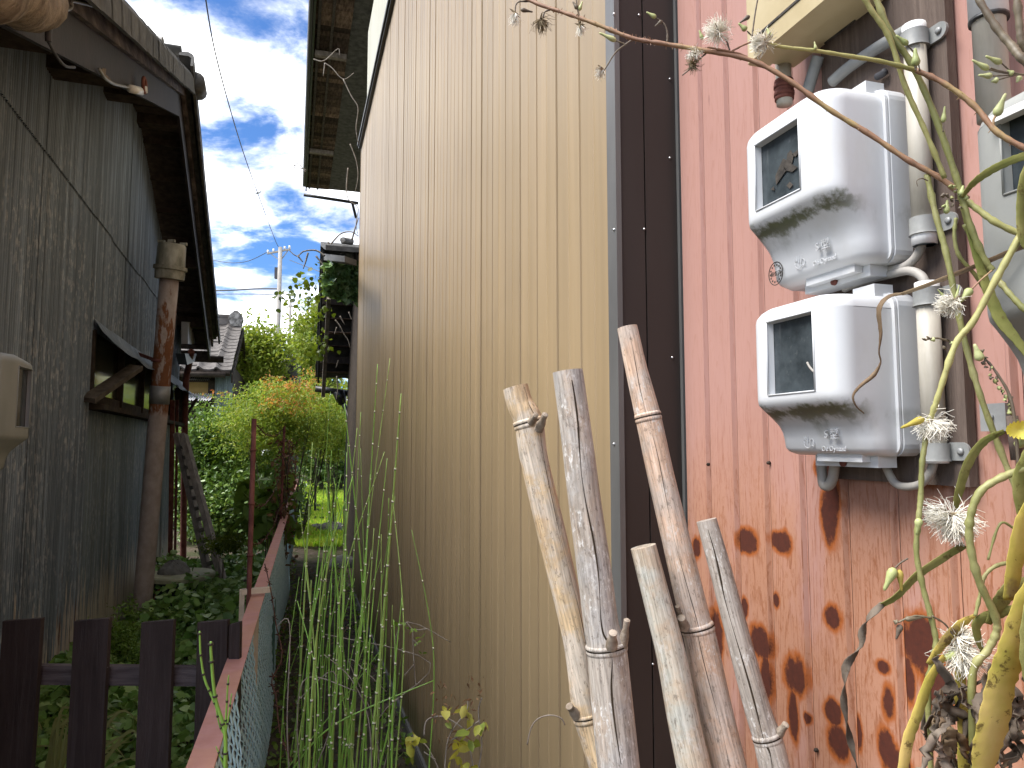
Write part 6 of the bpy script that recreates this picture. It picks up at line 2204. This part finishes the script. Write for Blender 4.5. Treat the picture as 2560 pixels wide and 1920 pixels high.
blade(w5, [(2208, 1508), (2172, 1546), (2156, 1581), (2148, 1617), (2117, 1662), (2112, 1715), (2110, 1769), (2117, 1818), (2130, 1867), (2146, 1930)], [16, 24, 22, 24, 24, 22, 20, 20, 20, 16], 'blade_dry', .71, .74, fold=.3, twist=.28)
# --- leafy base of the weeds in the corner
w6 = thing('withering_weed', 'clump of spotted yellow and withered leaves in the lower right corner', 'weed', tuple(at(2480, 1990, .62)), G5)
stem(w6, [(2620, 1150), (2560, 1172), (2500, 1196), (2452, 1228), (2428, 1283), (2424, 1350), (2446, 1448), (2487, 1537), (2491, 1581), (2469, 1626), (2430, 1700), (2440, 1990)], 22, 22, 'stem_olive', .62, .64)
blade(w6, [(2600, 1220), (2556, 1300), (2535, 1400), (2522, 1500)], [30, 50, 52, 40], 'blade_yellow', .60, .61)
blade(w6, [(2640, 1380), (2570, 1500), (2530, 1620), (2500, 1700), (2480, 1800), (2460, 1880), (2452, 1960)], [60, 90, 96, 88, 96, 84, 50], 'blade_yellow', .58, .60, fold=.2)
blade(w6, [(2510, 1078), (2456, 1105), (2417, 1159), (2395, 1230), (2386, 1275)], [12, 24, 28, 26, 14], 'blade_green', .66, .68, fold=.5)
blade(w6, [(2600, 1060), (2570, 1140), (2545, 1200), (2560, 1290), (2600, 1330)], [30, 46, 40, 40, 30], 'blade_green', .62, .62)
blade(w6, [(2640, 1430), (2590, 1520), (2580, 1640), (2600, 1760), (2590, 1990)], [60, 90, 90, 80, 60], 'blade_green', .57, .57)
blade(w6, [(2470, 1560), (2500, 1500), (2530, 1470), (2580, 1450)], [16, 50, 60, 30], 'blade_green', .64, .62)
blade(w6, [(2460, 1640), (2440, 1560), (2500, 1530), (2550, 1520)], [10, 30, 34, 20], 'blade_green', .65, .63)
blade(w6, [(2320, 1660), (2362, 1600), (2400, 1560), (2440, 1540)], [14, 30, 26, 14], 'blade_yellow', .66, .66)
blade(w6, [(2360, 1640), (2322, 1700), (2290, 1790), (2268, 1850), (2250, 1960)], [14, 30, 34, 36, 30], 'blade_yellow', .65, .62)
blade(w6, [(2400, 1640), (2400, 1740), (2410, 1820), (2408, 1900), (2420, 1990)], [20, 40, 44, 40, 36], 'blade_yellow', .66, .64)
rr_ = random.Random(3)
for k in range(26):
    u0 = rr_.uniform(2290, 2560)
    v0_ = rr_.uniform(1640, 1800)
    pts = [(u0, v0_)]
    for j in range(4):
        pts.append((pts[-1][0] + rr_.gauss(0, 26), pts[-1][1] + rr_.uniform(30, 70)))
    blade(w6, pts, [8, rr_.uniform(18, 44), rr_.uniform(16, 40), rr_.uniform(12, 34), 6], rr_.choice(('blade_dry', 'blade_dry', 'blade_dry', 'blade_brown')), rr_.uniform(.60, .68), None, fold=rr_.uniform(.2, .9), twist=rr_.uniform(-.25, .25), name='withered_leaf')
stem(w6, [(2560, 1660), (2480, 1690), (2400, 1730), (2330, 1760)], 8, 10, 'stem_dark', .62, .66)
stem(w6, [(2560, 1820), (2450, 1860), (2360, 1830)], 8, 8, 'stem_dark', .62, .66)
stem(w6, [(2470, 1400), (2500, 1310), (2540, 1322), (2600, 1330)], 7, 8, 'stem_olive', .63)
stem(w6, [(2438, 1540), (2452, 1480), (2462, 1440), (2490, 1415), (2530, 1405)], 10, 12, 'stem_olive', .64)
stem(w6, [(2600, 1560), (2560, 1290), (2548, 1180), (2530, 1010), (2490, 930), (2456, 890)], 14, 6, 'stem_dark', .63, .66)
for k in range(22):
    q = k / 21
    u, v = lerp(2450, 2545, q) + rr_.uniform(-8, 8), lerp(880, 1060, q) + rr_.uniform(-8, 8)
    stem(w6, [(lerp(2452, 2548, q), lerp(884, 1064, q)), (u, v)], 4, 4, 'stem_dark', .655)
    bud(w6, u, v, rr_.uniform(-12, 12), rr_.uniform(-16, 4), .655, rr_.uniform(8, 14), rr_.choice(('bud', 'stem_dark', 'stem_olive')))
bud(w6, 2452, 902, -16, -42, .655, 24)
# yellow flower cut by the right edge
c_ = at(2548, 1074, .645)
for k in range(20):
    a = 2 * math.pi * k / 20
    d_ = (RIGHT * math.cos(a) + UP * math.sin(a) * .55 - FWD * .3)
    MB().ribbon([c_, c_ + d_ * .008, c_ + d_ * .015], [.0015, .0035, .003], -FWD, .1).build('petal', MT['petal'], w6)
bud(w6, 2550, 1120, -2, -44, .65, 26)
